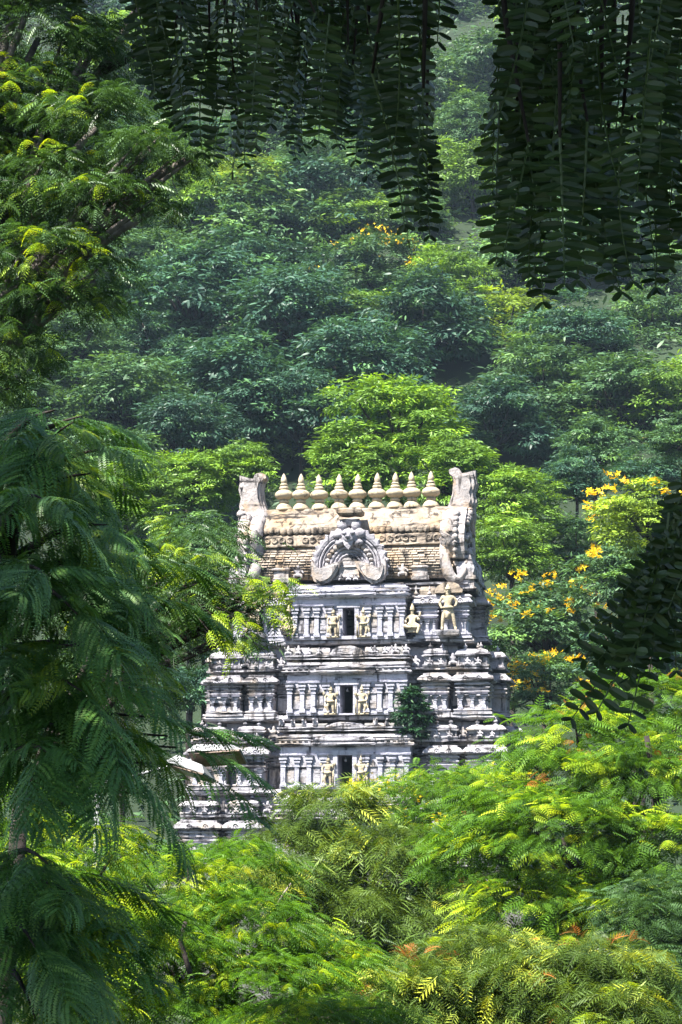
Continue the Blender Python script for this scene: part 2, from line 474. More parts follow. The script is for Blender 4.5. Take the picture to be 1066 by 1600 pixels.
def yali_mesh():
    """crouching ledge beast with raised head"""
    J = [(0, .10, .16, .10), (0, -.06, .20, .11), (0, -.17, .32, .07), (0, -.24, .40, .075), (0, -.32, .37, .04),
         (-.08, -.14, .05, .045), (.08, -.14, .05, .045), (-.09, .12, .05, .05), (.09, .12, .05, .05), (0, .22, .30, .03), (0, .18, .44, .025)]
    E = [(0, 1), (1, 2), (2, 3), (3, 4), (1, 5), (1, 6), (0, 7), (0, 8), (0, 9), (9, 10)]
    return skin_fig('crouching_beast', J, E, M['stone'])
ME_YALI = yali_mesh()

def bay_profile(z0, h, rich=True):
    p = [(z0, .20), (z0 + .09, .20), (z0 + .10, .12), (z0 + .17, .12), (z0 + .18, .17), (z0 + .23, .15), (z0 + .25, .03), (z0 + .29, 0)]
    a = z0 + .29 + (h - .29 - .42) * (.42 if rich else .75)
    b = z0 + h - .42
    p.append((a, 0))
    nb = 4 if rich else 2
    for k in range(nb):
        q = a + (b - a) * k / nb; w = (b - a) / nb
        p += [(q + .01, .01 + .015 * k), (q + w * .35, .07 + .015 * k), (q + w * .55, .07 + .015 * k), (q + w * .62, .0 + .01 * k), (q + w * .98, .0 + .012 * k)]
    p += [(b + .01, .10), (b + .05, .24), (b + .10, .27), (b + .17, .25), (b + .26, .16), (b + .32, .07), (b + .34, .02), (b + .42, .02)]
    return p

def mini_shrine(parent, x0, x1, y0, y1, z, h, style, seed):
    """pavilion on the parapet: little wall, overhanging roof, finials"""
    mb = MB()
    w = x1 - x0
    mb.ring(x0, x1, y0, y1, [(z, .10), (z + .08, .12), (z + .10, .02), (z + h * .42, .0), (z + h * .45, .05), (z + h * .50, .05)], step=.4)
    zr = z + h * .50
    if style == 'kuta':
        mb.ring(x0, x1, y0, y1, [(zr, .02), (zr + .02, .16), (zr + .08, .17), (zr + h * .18, .10), (zr + h * .28, .02), (zr + h * .36, -.10), (zr + h * .38, -w * .22)], step=.4)
    else:
        mb.ring(x0, x1, y0, y1, [(zr, .02), (zr + .02, .14), (zr + .07, .15), (zr + h * .12, .03), (zr + h * .20, .07), (zr + h * .28, .06), (zr + h * .36, -.04), (zr + h * .40, -.16)], step=.4)
    # little pilaster strips on the front
    n = max(2, int(w / .3))
    for k in range(n + 1):
        x = x0 + w * k / n
        mb.box(x - .035, x + .035, y0 - .045, y0 + .05, z + .10, z + h * .43)
    o = mb.build('miniature_shrine', M['stone'], parent, .012, seed)
    zt = zr + h * .36
    ym = (y0 + y1) / 2 - (y1 - y0) * .15
    for k in range(2 if w > .9 else 1):
        x = (x0 + x1) / 2 + (0 if w <= .9 else (-.28 + .56 * k) * w)
        inst('small_finial', ME_STUPI, parent, (x, ym, zt), (0, 0, rT.uniform(0, 3)), (1, 1, rT.uniform(.85, 1.15)))
    return o

def barrel(mb, x0, x1, yc, z, r, ry, n=9):
    vs = []; fs = []
    for x in (x0, x1):
        for k in range(n + 1):
            a = math.pi * k / n
            vs.append((x, yc - ry * math.cos(a) * (1 + .12 * math.sin(2 * a) * (1 if a < 1.6 else -1)), z + r * math.sin(a)))
    for k in range(n): fs.append((k, k + n + 1, k + n + 2, k + 1))
    fs.append(tuple(range(n + 1))[::-1]); fs.append(tuple(range(n + 1, 2 * n + 2)))
    mb.add(vs, fs, False)

def make_storey(idx, z0, hw, hd, chw, wall_h, total_h, up_hw, up_hd, door_hw, door_h, sill, top=False):
    """one stepped storey; the core mesh is the part and the pieces set on it are sub-parts"""
    core = MB()
    ch, cd = hw - .60, hd - .90
    dz0 = z0 + sill; dz1 = dz0 + door_h
    zt = z0 + total_h
    # core with a real passage behind the door
    zm = zt if top else z0 + wall_h + .05
    rw = door_hw + .75
    core.box(-ch, -rw, -cd, cd, z0 - .1, zm)
    core.box(rw, ch, -cd, cd, z0 - .1, zm)
    core.box(-rw, rw, -cd, cd, dz1 + .12, zm)
    core.box(-rw, rw, -cd, cd, z0 - .1, dz0 - .05)
    core.box(-rw, rw, cd * .6, cd, dz0 - .05, dz1 + .12)
    if not top:
        core.box(-up_hw + .55, up_hw - .55, -up_hd + .55, up_hd - .55, zm, zt)
    st = core.build('storey', M['wall'], GOP, .004, idx)
    fy = -hd
    # floor slab the storey stands on
    sl = MB()
    sl.ring(-hw - .05, hw + .05, -hd - .05, hd + .05, [(z0 - .30, -.40), (z0 - .22, .06), (z0 - .20, .22), (z0 - .12, .28), (z0 - .03, .24), (z0, .12)], step=.5)
    sl.build('floor_slab', M['stone'], st, .016, idx + 10)
    # ---- centre bay, in two halves, lintel and sill, so that the doorway stays open
    yb0, yb1 = fy - .42, fy + 1.0
    for s in (-1, 1):
        mb = MB()
        a, b = (door_hw + .16, chw) if s > 0 else (-chw, -door_hw - .16)
        p = [(z0, .02), (z0 + .10, .04), (z0 + .12, 0), (z0 + sill, 0), (z0 + wall_h * .80, 0), (z0 + wall_h * .81, .03), (z0 + wall_h * .86, .05), (z0 + wall_h * .87, .01), (z0 + wall_h, .01)]
        mb.ring(a, b, yb0, yb1, p, step=.5)
        mb.build('centre_bay_wall', M['wall'], st, .008, idx * 7 + s)
    fr = MB()
    for s in (-1, 1):
        a, b = (door_hw, door_hw + .20) if s > 0 else (-door_hw - .20, -door_hw)
        fr.box(a, b, yb0 - .07, yb1, dz0 - .02, dz1 + .02)
    fr.box(-door_hw - .26, door_hw + .26, yb0 - .10, yb1, dz1 + .02, dz1 + .22)
    fr.box(-door_hw - .30, door_hw + .30, yb0 - .14, yb1, z0 + .001, dz0 - .02)
    fr.build('door_frame', M['wall'], st, .005, idx)
    if z0 + wall_h > dz1 + .24:
        MB().box(-door_hw - .16, door_hw + .16, yb0 + .02, yb1, dz1 + .22, z0 + wall_h).build('lintel', M['wall'], st, .004, idx)
    bell = MB().lathe([(.012, .24), (.012, .12), (.035, .11), (.05, .07), (.055, .03), (.085, 0), (.07, -.01)], n=9)
    inst('hanging_bell', bell.mesh('hanging_bell', M['horn']), st, (-.02, yb0 + .30, dz1 - .26))
    # ---- centre bay cornice
    zc = z0 + wall_h
    cm = MB()
    pr = [(zc, .03), (zc + .03, .12), (zc + .08, .22), (zc + .14, .25), (zc + .17, .22), (zc + .19, .10), (zc + .25, .10), (zc + .27, .20), (zc + .33, .22), (zc + .35, .09), (zc + .42, .08),
          (zc + .43, .15), (zc + .48, .15), (zc + .49, .04), (zc + .56, .03)]
    cm.ring(-chw, chw, yb0, yb1, pr, step=.42)
    cm.build('cornice', M['stone'] if not top else M['wall'], st, .010, idx + 40)
    dent = MB().box(-.055, .055, -.06, .06, 0, .085).mesh('dentil', M['stone'], .004, 2)
    nd = int(chw * 2 / .26)
    for k in range(nd + 1):
        inst('dentil', dent, st, (-chw + 2 * chw * k / nd, yb0 - .13, zc + .175))
    # second layer: a narrower step forward over the door
    MB().ring(-chw * .42, chw * .42, yb0 - .14, yb1, [(q, o * .9) for q, o in pr[:11]], step=.4).build('cornice', M['stone'] if not top else M['wall'], st, .009, idx + 41)
    # ---- pilasters of the centre bay
    pm = pilaster_mesh(wall_h * .80 - .12, .20)
    for s in (-1, 1):
        span0 = door_hw + .62; span1 = chw - .14
        for k in range(4):
            x = s * (span0 + (span1 - span0) * (0, .36, .66, 1)[k])
            inst('pilaster', pm, st, (x, yb0 - .05, z0 + .12))
        # blind niche panels between pilasters
        for k in (0.5, 1.5, 2.5):
            x = s * (span0 + (span1 - span0) * (.18, .51, .83)[int(k)]); w = (span1 - span0) * .085
            nb = MB()
            nb.box(x - w, x + w, yb0 - .05, yb0 + .02, z0 + .30, z0 + wall_h * .52)
            nb.prism_y([(x - w * 1.5, z0 + wall_h * .53), (x + w * 1.5, z0 + wall_h * .53), (x + w * .9, z0 + wall_h * .60), (x, z0 + wall_h * .69), (x - w * .9, z0 + wall_h * .60)], yb0 - .10, yb0 + .02)
            nb.build('niche', M['stone'], st, .006, idx * 30 + int(k * 2) + s)
        inst('guardian_statue', ME_GUARD, st, (s * (door_hw + .42), yb0 - .14, dz0 - .06), (0, 0, 0), (1.30 * s, 1.1, door_h * .98))
    # ---- side bays on the front: inner bay and corner bay
    span = hw - chw
    specs = []
    for s in (-1, 1):
        for (f0, f1, pj) in ((.20, .50, .10), (.62, 1.0, 0.16)):
            a, b = chw + span * f0, chw + span * f1
            specs.append((s, min(s * a, s * b), max(s * a, s * b), pj))
    bay_h = wall_h + .05
    for j, (s, a, b, pj) in enumerate(specs):
        mb = MB()
        mb.ring(a, b, fy - pj, fy + 1.0, bay_profile(z0, bay_h), step=.42)
        mb.build('side_bay', M['wall'] if top else M['stone'], st, .010, idx * 11 + j)
        pw = pilaster_mesh((bay_h - .71) * .42 + .16, .12)
        for q in (.12, .5, .88):
            inst('pilaster', pw, st, (a + (b - a) * q, fy - pj - .015, z0 + .24))
        for q in ((.28, .72) if b - a > .8 else (.5,)):
            inst('medallion', ME_KUDU, st, (a + (b - a) * q, fy - pj - .24, z0 + bay_h - .36), (0, 0, 0), .8)
        # inner recess slab between bays gets a thin ledge
    for s in (-1, 1):
        for f0, f1 in ((.02, .17), (.52, .60)):
            a, b = chw + span * f0, chw + span * f1
            mb = MB(); x0, x1 = min(s * a, s * b), max(s * a, s * b)
            mb.ring(x0, x1, fy + .66, fy + 1.0, bay_profile(z0, wall_h, False), step=.5)
            mb.build('recess_bay', M['stone'], st, .008, idx * 13 + int(f0 * 100) + s)
    # ---- right and left flank bays
    for s in (-1, 1):
        for (ya, yb, pj) in ((-hd * .95, -hd * .52, .02), (-hd * .36, hd * .36, .60), (hd * .52, hd * .95, .02)):
            mb = MB()
            xa, xb = (hw - .6, hw + pj) if s > 0 else (-hw - pj, -hw + .6)
            mb.ring(xa, xb, ya, yb, bay_profile(z0, bay_h + (.1 if pj > .2 else 0)), step=.42)
            mb.build('flank_bay', M['stone'], st, .014, idx * 17 + int(ya * 10) + s)
    if top:
        return st
    # ---- parapet: recessed neck, then miniature shrines, in front of the next storey
    zp = z0 + bay_h + .0
    pk = MB()
    pk.ring(-hw + .55, hw - .55, -hd + .55, hd - .55, [(zp, .0), (zp + .17, .0), (zp + .18, .56), (zp + .26, .58), (zp + .27, .40), (zp + .30, .35)], step=.5)
    pk.build('parapet_ledge', M['stone'], st, .014, idx + 70)
    zs = zp + .30
    hs = (z0 + total_h - .42) - zs
    for j, (s, a, b, pj) in enumerate(specs):
        mini_shrine(st, a + .06, b - .06, fy + .06, fy + .8, zs, hs * 1.02, 'kuta' if abs(a) > chw + span * .5 or abs(b) > hw - .1 else 'panjara', idx * 19 + j)
    # squatting figures between the shrines
    for s in (-1, 1):
        for f in (.10, .56):
            inst('squatting_figure', ME_GANA, st, (s * (chw + span * f), fy + .12, zs), (0, 0, rT.uniform(-.4, .4)), rT.uniform(1.0, 1.35))
        for f in (.28, .42, .75, .88):
            inst('squatting_figure', ME_GANA, st, (s * (chw + span * f), fy - .06, zs + .02), (0, 0, rT.uniform(-.4, .4)), rT.uniform(.6, .8))
    for s in (-1, 1):
        for (ya, yb, pj) in ((-hd * .95, -hd * .50, -.10), (-hd * .36, hd * .36, .50), (hd * .50, hd * .95, -.10)):
            xa, xb = (hw - .9, hw + pj) if s > 0 else (-hw - pj, -hw + .9)
            mini_shrine(st, xa, xb, ya, yb, zs, hs * (1.1 if pj > 0 else 1.0), 'kuta', idx * 23 + int(ya * 7) + s)
    # ---- barrel-roofed row over the centre bay
    zb = zc + .56
    bb = MB()
    bb.ring(-chw, chw, yb0 + .12, yb1, [(zb - .01, -.50), (zb + .15, -.50), (zb + .16, .16), (zb + .20, .15), (zb + .21, -.02), (zb + .27, -.02), (zb + .28, .16), (zb + .34, .17), (zb + .36, .02)], step=.45)
    bb.build('barrel_plinth', M['stone'], st, .012, idx + 80)
    zb += .36
    rb = z0 + total_h - .36 - zb
    n = 4
    for s in (-1, 1):
        for k in range(n):
            a = s * (chw * .30 + (chw * .70) * k / n); b = s * (chw * .30 + (chw * .70) * (k + .86) / n)
            mb = MB(); barrel(mb, min(a, b), max(a, b), fy + .12, zb, rb * .95, .44)
            mb.build('barrel_roof', M['granite'] if (k + idx) % 2 else M['stone'], st, .01, idx * 5 + k)
            inst('crouching_beast' if idx % 2 else 'squatting_figure', ME_YALI if idx % 2 else ME_GANA, st, (b + s * .04, fy - .32, zb - .02), (0, 0, s * rT.uniform(0, .5)), rT.uniform(.75, 1.0))
    ca = MB()
    for q, (r0, yy) in enumerate(((1.0, 0), (.78, -.07), (.56, -.03), (.34, -.10))):
        poly = []
        for k in range(17):
            a = math.pi * (-.12 + 1.24 * k / 16)
            poly.append((chw * .29 * r0 * math.cos(a), zb + rb * .10 + rb * .98 * r0 * max(-.1, math.sin(a))))
        ca.prism_y(poly, fy - .36 + yy, fy + .3)
    ca.build('barrel_front_arch', M['stone'], st, .012, idx + 90)
    return st

zA, zB, zC, zD = tz(1001), tz(1121), tz(1236), tz(1350)
A = make_storey(1, zA, 5.45, 2.5, 2.62, 1.92, tz(932) - zA + .35, 0, 0, .28, 1.28, .17, top=True)
B = make_storey(2, zB, 6.42, 3.1, 2.75, 1.84, zA - zB, 5.45, 2.5, .30, 1.26, .10)
C_ = make_storey(3, zC, 7.15, 3.6, 2.95, 1.90, zB - zC, 6.3, 3.1, .34, 1.34, .18)
D_ = make_storey(4, zD, 7.55, 4.05, 3.1, 1.88, zC - zD, 6.95, 3.6, .36, 1.34, .18)
base = MB()
base.ring(-8, 8, -4.5, 4.5, [(0, .5), (.5, .5), (.52, .3), (1.0, .3), (1.1, .45), (1.3, .45), (1.35, .1), (1.7, 0), (4.6, 0), (4.7, .3), (4.95, .45), (5.1, .4), (5.3, .1), (zD - .30, .1)], step=.8)
base.build('granite_base', M['granite'], GOP, .01, 4)

# statues on the top storey
yA = -2.5
inst('standing_statue', ME_STAND, A, (tx(703), yA - .62, tz(990)), (0, 0, R(4)), (2.05, 2.05, 2.0))
inst('standing_statue', ME_STAND, A, (tx(394), yA - .62, tz(990)), (0, 0, R(-4)), (-2.05, 2.05, 2.0))
for px in (646, 449):
    inst('seated_statue', ME_SEAT, A, (tx(px), yA - .42, tz(994)), (0, 0, 0), (1.28, 1.2, 1.36))
for px in (703, 394):
    MB().ring(tx(px) - .5, tx(px) + .5, yA - .95, yA + .1, [(tz(1000), -.2), (tz(997), .0), (tz(991), .05), (tz(990), 0)], step=.3).build('statue_bracket', M['stone'], A, .012, px)
    # arched canopy plate behind the crown
    poly = [(tx(px) + (.62 + .06 * (k % 2)) * math.cos(math.pi * k / 12), tz(930) + .52 * math.sin(math.pi * k / 12)) for k in range(13)]
    MB().prism_y(poly, yA - .42, yA - .20).build('statue_canopy', M['roof'], A, .01, px)
# seated figures at B on inner bays
for px in (628, 463):
    inst('seated_statue', ME_SEAT, B, (tx(px), -3.1 - .05, zB + 2.1), (0, 0, 0), .72)

# row of little posts along the top cornice and the slabs of the neck
zE = tz(936)
post = MB().lathe([(.11, 0), (.12, .10), (.06, .16), (.045, .27), (.07, .30), (.03, .36), (.008, .50)], n=8).mesh('post', M['horn'])
neck = MB()
neck.ring(-5.15, 5.15, -2.25, 2.25, [(zE - .15, .2), (zE - .05, .50), (zE + .03, .55), (zE + .12, .40), (zE + .16, .1), (zE + .34, .08)], step=.45)
neck.ring(-5.0, 5.0, -2.1, 2.1, [(zE + .34, .1), (zE + .38, .55), (zE + .46, .55), (zE + .48, .05), (zE + .62, .0), (zE + .63, .48), (zE + .70, .5), (zE + .72, .1), (zE + .78, .0)], step=.45)
NK = neck.build('neck_ledges', M['stone'], GOP, .016, 2)
MB().ring(-2.62, 2.62, -2.95, -1.5, [(zE - .02, .02), (zE + .02, .14), (zE + .1, .14), (zE + .13, .02), (zE + .33, 0), (zE + .34, .1), (zE + .42, .12), (zE + .44, 0)], step=.4).build('neck_bay', M['stone'], NK, .012, 9)
for k in range(11):
    inst('post', post, NK, (-2.5 + 5.0 * k / 10, -3.02, zE + .10), (0, 0, 0), (1, 1, rT.uniform(.8, 1.05)))
for s in (-1, 1):
    for k in range(4):
        inst('post', post, NK, (s * (3.1 + .62 * k), -2.68, zE + .12), (0, 0, 0), (.9, .9, rT.uniform(.6, .9)))
    for (a, b) in ((3.35, 3.95), (4.35, 5.0)):
        x0, x1 = min(s * a, s * b), max(s * a, s * b)
        MB().ring(x0, x1, -2.62, -1.7, [(zE + .1, .05), (zE + .30, .1), (zE + .5, .0)], step=.3).build('neck_block', M['roof'], NK, .015, int(a * 10))

# roof body: barrel vault along x, with tile courses
zR0, zR1 = tz(903), tzr(804)
def roof_y(z):
    t = (z - zR0) / (zR1 - zR0)          # 0 neck .. 1 ridge
    return -(2.0 + .28 * math.sin(min(1, t * 2.2) * math.pi)) * math.sqrt(max(0.0, 1 - (max(0, t - .15) / .88) ** 2.4)) - .12
prof = [zR0 + (zR1 - zR0) * k / 22 for k in range(23)]
rb = MB(); hxr = 4.6
pts = [(roof_y(z), z) for z in prof] + [(-roof_y(z), z) for z in reversed(prof)]
n = len(pts)
rb.add([(-hxr, y, z) for y, z in pts] + [(hxr, y, z) for y, z in pts],
       [(k, k + n, (k + 1) % n + n, (k + 1) % n) for k in range(n)] + [tuple(range(n)), tuple(2 * n - 1 - k for k in range(n))])
ROOF = rb.build('roof_vault', M['roof'], GOP, .01, 1)
# tile courses (5 px high: one joined mesh of real tiles)
tl = MB(); rr = random.Random(21)
ztop = tz(853); zbot = tz(899); rows = 11
for r_ in range(rows):
    z0 = zbot + (ztop - zbot) * r_ / rows; z1 = zbot + (ztop - zbot) * (r_ + .80) / rows
    x = -hxr + .1
    while x < hxr - .1:
        w = .34 * rr.uniform(.85, 1.15)
        if rr.random() > .06 and abs(x) > 1.2:
            pr = .07 + rr.uniform(0, .035)
            tl.add([(x, roof_y(z0) - pr, z0), (x + w - .035, roof_y(z0) - pr, z0), (x + w - .035, roof_y(z1) - .03, z1), (x, roof_y(z1) - .03, z1),
                    (x, roof_y(z0) + .05, z0), (x + w - .035, roof_y(z0) + .05, z0), (x + w - .035, roof_y(z1) + .05, z1), (x, roof_y(z1) + .05, z1)],
                   [(0, 1, 2, 3), (0, 4, 5, 1), (1, 5, 6, 2), (2, 6, 7, 3), (3, 7, 4, 0)])
        x += w
tag(tl.build('roof_tiles', M['roof'], ROOF, .006, 3), kind='stuff')
# frieze and ridge bands
fz = MB()
za, zb_ = tz(850), tz(830)
fz.ring(-hxr + .05, hxr - .05, roof_y(za) - .10, -roof_y(za) + .1, [(za, .0), (za + .03, .10), (za + .08, .10), (za + .10, .02), (zb_ - .05, -.10), (zb_, -.14)], step=.4)
fz.build('frieze', M['roof'], ROOF, .014, 5)
med = MB()
vs = []; fs = []
for (r, y) in ((.16, .03), (.16, -.05), (.11, -.06), (.09, -.02), (.02, -.05)):
    for k in range(10):
        a = 2 * math.pi * k / 10; vs.append((r * math.cos(a), y, r * math.sin(a)))
for i in range(4):
    for k in range(10):
        fs.append((i * 10 + k, i * 10 + (k + 1) % 10, (i + 1) * 10 + (k + 1) % 10, (i + 1) * 10 + k))
med.add(vs, fs, True); medm = med.mesh('medallion', M['roof'], .008, 5)
for k in range(25):
    x = -hxr + .25 + (2 * hxr - .5) * k / 24
    if abs(x) > 1.15 and rr.random() > .12:
        inst('medallion', medm, ROOF, (x, roof_y(za) - .10, (za + zb_) / 2 + .05), (0, rr.uniform(0, 3), 0))
zc_, zd_ = tz(827), zR1
rg = MB()
rg.ring(-hxr + .02, hxr - .02, roof_y(zc_) - .12, -roof_y(zc_) + .12, [(zc_, .02), (zc_ + .05, .09), (zc_ + .25, .06), (zc_ + .45, -.12), (zd_ - .12, -.55), (zd_ - .10, -.62), (zd_ + .02, -.68)], step=.4)
rg.ring(-hxr + .3, hxr - .3, -.55, .45, [(zR1 - .4, .1), (zR1 + .12, .05), (zR1 + .21, .0)], step=.5)
rg.build('ridge_band', M['roof'], ROOF, .018, 6)
scm = MB().blob((0, 0, 0), (.15, .07, .17), 8, 6, rr, .08).mesh('scallop', M['roof'])
for k in range(31):
    x = -hxr + .2 + (2 * hxr - .4) * k / 30
    if abs(x) > .75:
        inst('scallop', scm, ROOF, (x, roof_y(zc_) - .20, zc_ + .10), (rr.uniform(-.2, .2), rr.uniform(-.3, .3), 0), rr.uniform(.85, 1.1))
# niches under the roof edge, left and right
for s in (-1, 1):
    mb = MB(); x0 = s * 3.25
    mb.ring(x0 - .34, x0 + .34, roof_y(zR0 + .4) - .16, roof_y(zR0) + .6, [(zR0 - .1, .05), (zR0 + .06, .08), (zR0 + .08, 0), (zR0 + .42, 0), (zR0 + .44, .08), (zR0 + .50, .09), (zR0 + .62, -.16)], step=.3)
    mb.build('roof_niche', M['horn'], ROOF, .012, s + 3)
    inst('squatting_figure', ME_GANA, ROOF, (s * 2.45, roof_y(zR0) - .3, zR0 + .02), (0, 0, 0), 1.3)

# nine finials
fin = MB().lathe([(.44, 0), (.45, .06), (.43, .14), (.36, .26), (.24, .36), (.17, .385), (.25, .41), (.27, .47), (.25, .53), (.17, .55), (.22, .58), (.38, .64), (.475, .74), (.49, .84), (.44, .95),
                  (.30, 1.05), (.20, 1.08), (.24, 1.11), (.255, 1.18), (.22, 1.25), (.14, 1.28), (.20, 1.31), (.21, 1.355), (.17, 1.40), (.12, 1.42), (.155, 1.45), (.16, 1.62), (.15, 1.64), (.13, 1.72), (.08, 1.84), (.03, 1.92), (.005, 1.95)], n=22).mesh('finial', M['cream'])
for k, px in enumerate((444, 471, 501, 532, 561, 592, 621, 648, 678)):
    inst('finial', fin, GOP, (txr(px), -.25, zR1 + .20), (rr.uniform(-.03, .03), rr.uniform(-.035, .035), rr.uniform(0, 6)), (.90, .90, rr.uniform(.87, .94)))

# gable ends with their horn crests
def gable(s):
    root = MB()
    zc0 = tzr(862); rz = zc0 - tzr(912); ry = 2.55
    # filled plate, horseshoe outline in the y-z plane
    out = []
    for k in range(29):
        a = math.pi * (-.30 + 1.60 * k / 28)
        out.append((-ry * math.cos(a) * (1 if k else 1), zc0 + (zR1 - zc0 + .2) * math.sin(a) if math.sin(a) > 0 else zc0 + rz * 1.25 * math.sin(a)))
    xs0, xs1 = (txr(716), txr(738)) if s > 0 else (-txr(738) , -txr(716))
    n = len(out)
    root.add([(xs0, y, z) for y, z in out] + [(xs1, y, z) for y, z in out],
             [tuple(range(n)) if s < 0 else tuple(range(n)), tuple(2 * n - 1 - k for k in range(n))] + [(k, n + k, n + (k + 1) % n, (k + 1) % n) for k in range(n)])
    g = root.build('gable_end', M['horn'], GOP, .012, 7 + s)
    # swelling rim that sweeps round the arch and curls up at its foot
    rim = MB(); pts = []; rad = []
    for k in range(33):
        a = math.pi * (-.24 + 1.48 * k / 32)
        z = zc0 + (zR1 - zc0 - .10) * math.sin(a) if math.sin(a) > 0 else zc0 + rz * 1.15 * math.sin(a)
        pts.append((s * txr(711), -(ry - .12) * math.cos(a) * (1 - .10 * (1 if math.sin(a) < 0 else 0)), z)); rad.append(.36 + .12 * max(0, -math.sin(a)))
    rim.tube(pts, rad, 10)
    rim.build('gable_rim', M['horn'], g, .02, 12 + s)
    # foot curls: a band that runs down the front of the gable and hooks outwards
    for f in (-1, 1):
        cu = MB()
        jx = [(699, 806), (698, 820), (697, 840), (697, 860), (699, 880), (704, 898), (713, 908), (722, 906), (729, 897), (731, 888)]
        pts = [(s * (x - 545) * S0 * .985, f * (1.2 + 1.25 * min(1, k / 3.5)), CAM_Z + (1350 - y) * S0) for k, (x, y) in enumerate(jx)]
        cu.tube(pts, [.12, .17, .22, .25, .27, .28, .26, .20, .14, .05], 9); cu.build('scroll', M['horn'], g, .012, 3)
    # horn crest: outline in x-z
    hp = [(696, 812), (706, 794), (712, 777), (714, 760), (712, 748), (707, 744), (708, 738), (716, 735), (723, 737), (727, 745), (736, 744), (748, 740), (749, 752),
          (751, 762), (747, 776), (750, 790), (746, 800), (748, 812), (744, 826), (746, 842), (716, 846), (700, 838)]
    poly = [(s * txr(x), tzr(y)) for x, y in hp]
    if s > 0: poly = poly[::-1]
    cr = MB()
    # three layers so that the crest is thickest in the middle
    cx_ = sum(p[0] for p in poly) / len(poly); cz_ = sum(p[1] for p in poly) / len(poly)
    def sh(f): return [(cx_ + (x - cx_) * f, cz_ + (z - cz_) * (.5 + .5 * f)) for x, z in poly]
    for f, y0, y1 in ((1, -.42, .42), (.86, -.60, .60), (.62, -.74, .74)):
        cr.prism_y(sh(f), y0, y1)
    cr.build('horn_crest', M['horn'], g, .015, 20 + s)
    # stucco lumps and flames down the outer face
    lum = MB().blob((0, 0, 0), (.16, .20, .20), 7, 5, rr, .25).mesh('stucco_lump', M['horn'])
    for k in range(26):
        zz = tzr(750 + 6.2 * k); f = (zz - tzr(905)) / (zR1 + 1 - tzr(905))
        for q in range(2):
            yy = -ry * .9 * math.sqrt(max(.02, 1 - max(0, f) ** 2)) * rr.uniform(.3, 1.0)
            inst('stucco_lump', lum, g, (s * (txr(738) + rr.uniform(-.02, .12)), yy if zz < zR1 else rr.uniform(-.5, .3), zz), (rr.uniform(0, 3), rr.uniform(0, 3), 0), rr.uniform(.6, 1.2))
    for k in range(9):
        zz = tzr(815 + 10 * k)
        inst('stucco_lump', lum, g, (s * txr(724), -ry * (.72 + .3 * math.sin(k / 8 * math.pi * .8)) - .05, zz), (rr.uniform(0, 3), 0, 0), rr.uniform(.7, 1.0))
    # lower side block under the gable
    lb = MB()
    xa, xb = (txr(726), txr(752)) if s > 0 else (-txr(752), -txr(726))
    lb.ring(xa, xb, -2.4, 2.4, [(tzr(938), .05), (tzr(934), .12), (tzr(930), .02), (tzr(920), .0), (tzr(919), .1), (tzr(914), .1), (tzr(913), 0), (tzr(902), 0), (tzr(890), -.12), (tzr(880), -.2)], step=.35)
    lb.build('gable_foot', M['stone'], g, .02, 31 + s)
    return g
gable(1); gable(-1)

# the great horseshoe arch in the middle of the roof
def arch_sweep(mb, cx, cz, y, r, w, t, a0, a1, n=34, flame=0.0, zs=1.0):
    """ring segment: radius r (centre line), radial width w, depth t towards -y"""
    vs = []; fs = []
    for k in range(n + 1):
        a = math.pi * (a0 + (a1 - a0) * k / n)
        fl = flame * (1 if k % 2 else 0)
        for (dr, dy) in ((-w / 2, 0), (-w / 2 * .8, -t * .8), (0, -t), (w / 2 * .8 + fl * .6, -t * .8), (w / 2 + fl, 0)):
            vs.append((cx + (r + dr) * math.cos(a), y + dy, cz + (r + dr) * math.sin(a) * zs))
    for k in range(n):
        for j in range(4):
            fs.append((k * 5 + j, k * 5 + j + 1, (k + 1) * 5 + j + 1, (k + 1) * 5 + j))
    fs.append((0, 1, 2, 3, 4)); fs.append(tuple(n * 5 + j for j in (4, 3, 2, 1, 0)))
    mb.add(vs, fs, False)
acz = tz(884); ay = -2.75
ar = MB()
poly = [(1.70 * math.cos(math.pi * (-.12 + 1.24 * k / 30)), acz + 1.72 * math.sin(math.pi * (-.12 + 1.24 * k / 30))) for k in range(31)]
ar.prism_y(poly, ay + .12, ay + 1.3)
ARCH = ar.build('roof_arch', M['arch'], GOP, .01, 3)
for (r, w, t, fl) in ((1.60, .28, .16, .14), (1.38, .12, .15, 0), (1.24, .08, .10, 0), (.88, .12, .12, 0), (.70, .09, .08, 0), (.54, .10, .13, 0)):
    mb = MB(); arch_sweep(mb, 0, acz, ay + .14, r, w, t, -.10, 1.10, 40 if fl else 30, fl)
    mb.build('arch_ring', M['arch'], ARCH, .008, int(r * 100))
lum2 = MB().blob((0, 0, 0), (.13, .10, .12), 7, 5, rr, .25).mesh('stucco_rosette', M['horn'])
for k in range(17):
    a = math.pi * (-.05 + 1.10 * k / 16)
    inst('rosette', lum2, ARCH, (1.05 * math.cos(a), ay + .04, acz + 1.05 * math.sin(a)), (rr.uniform(0, 3), 0, 0), rr.uniform(.75, 1.15))
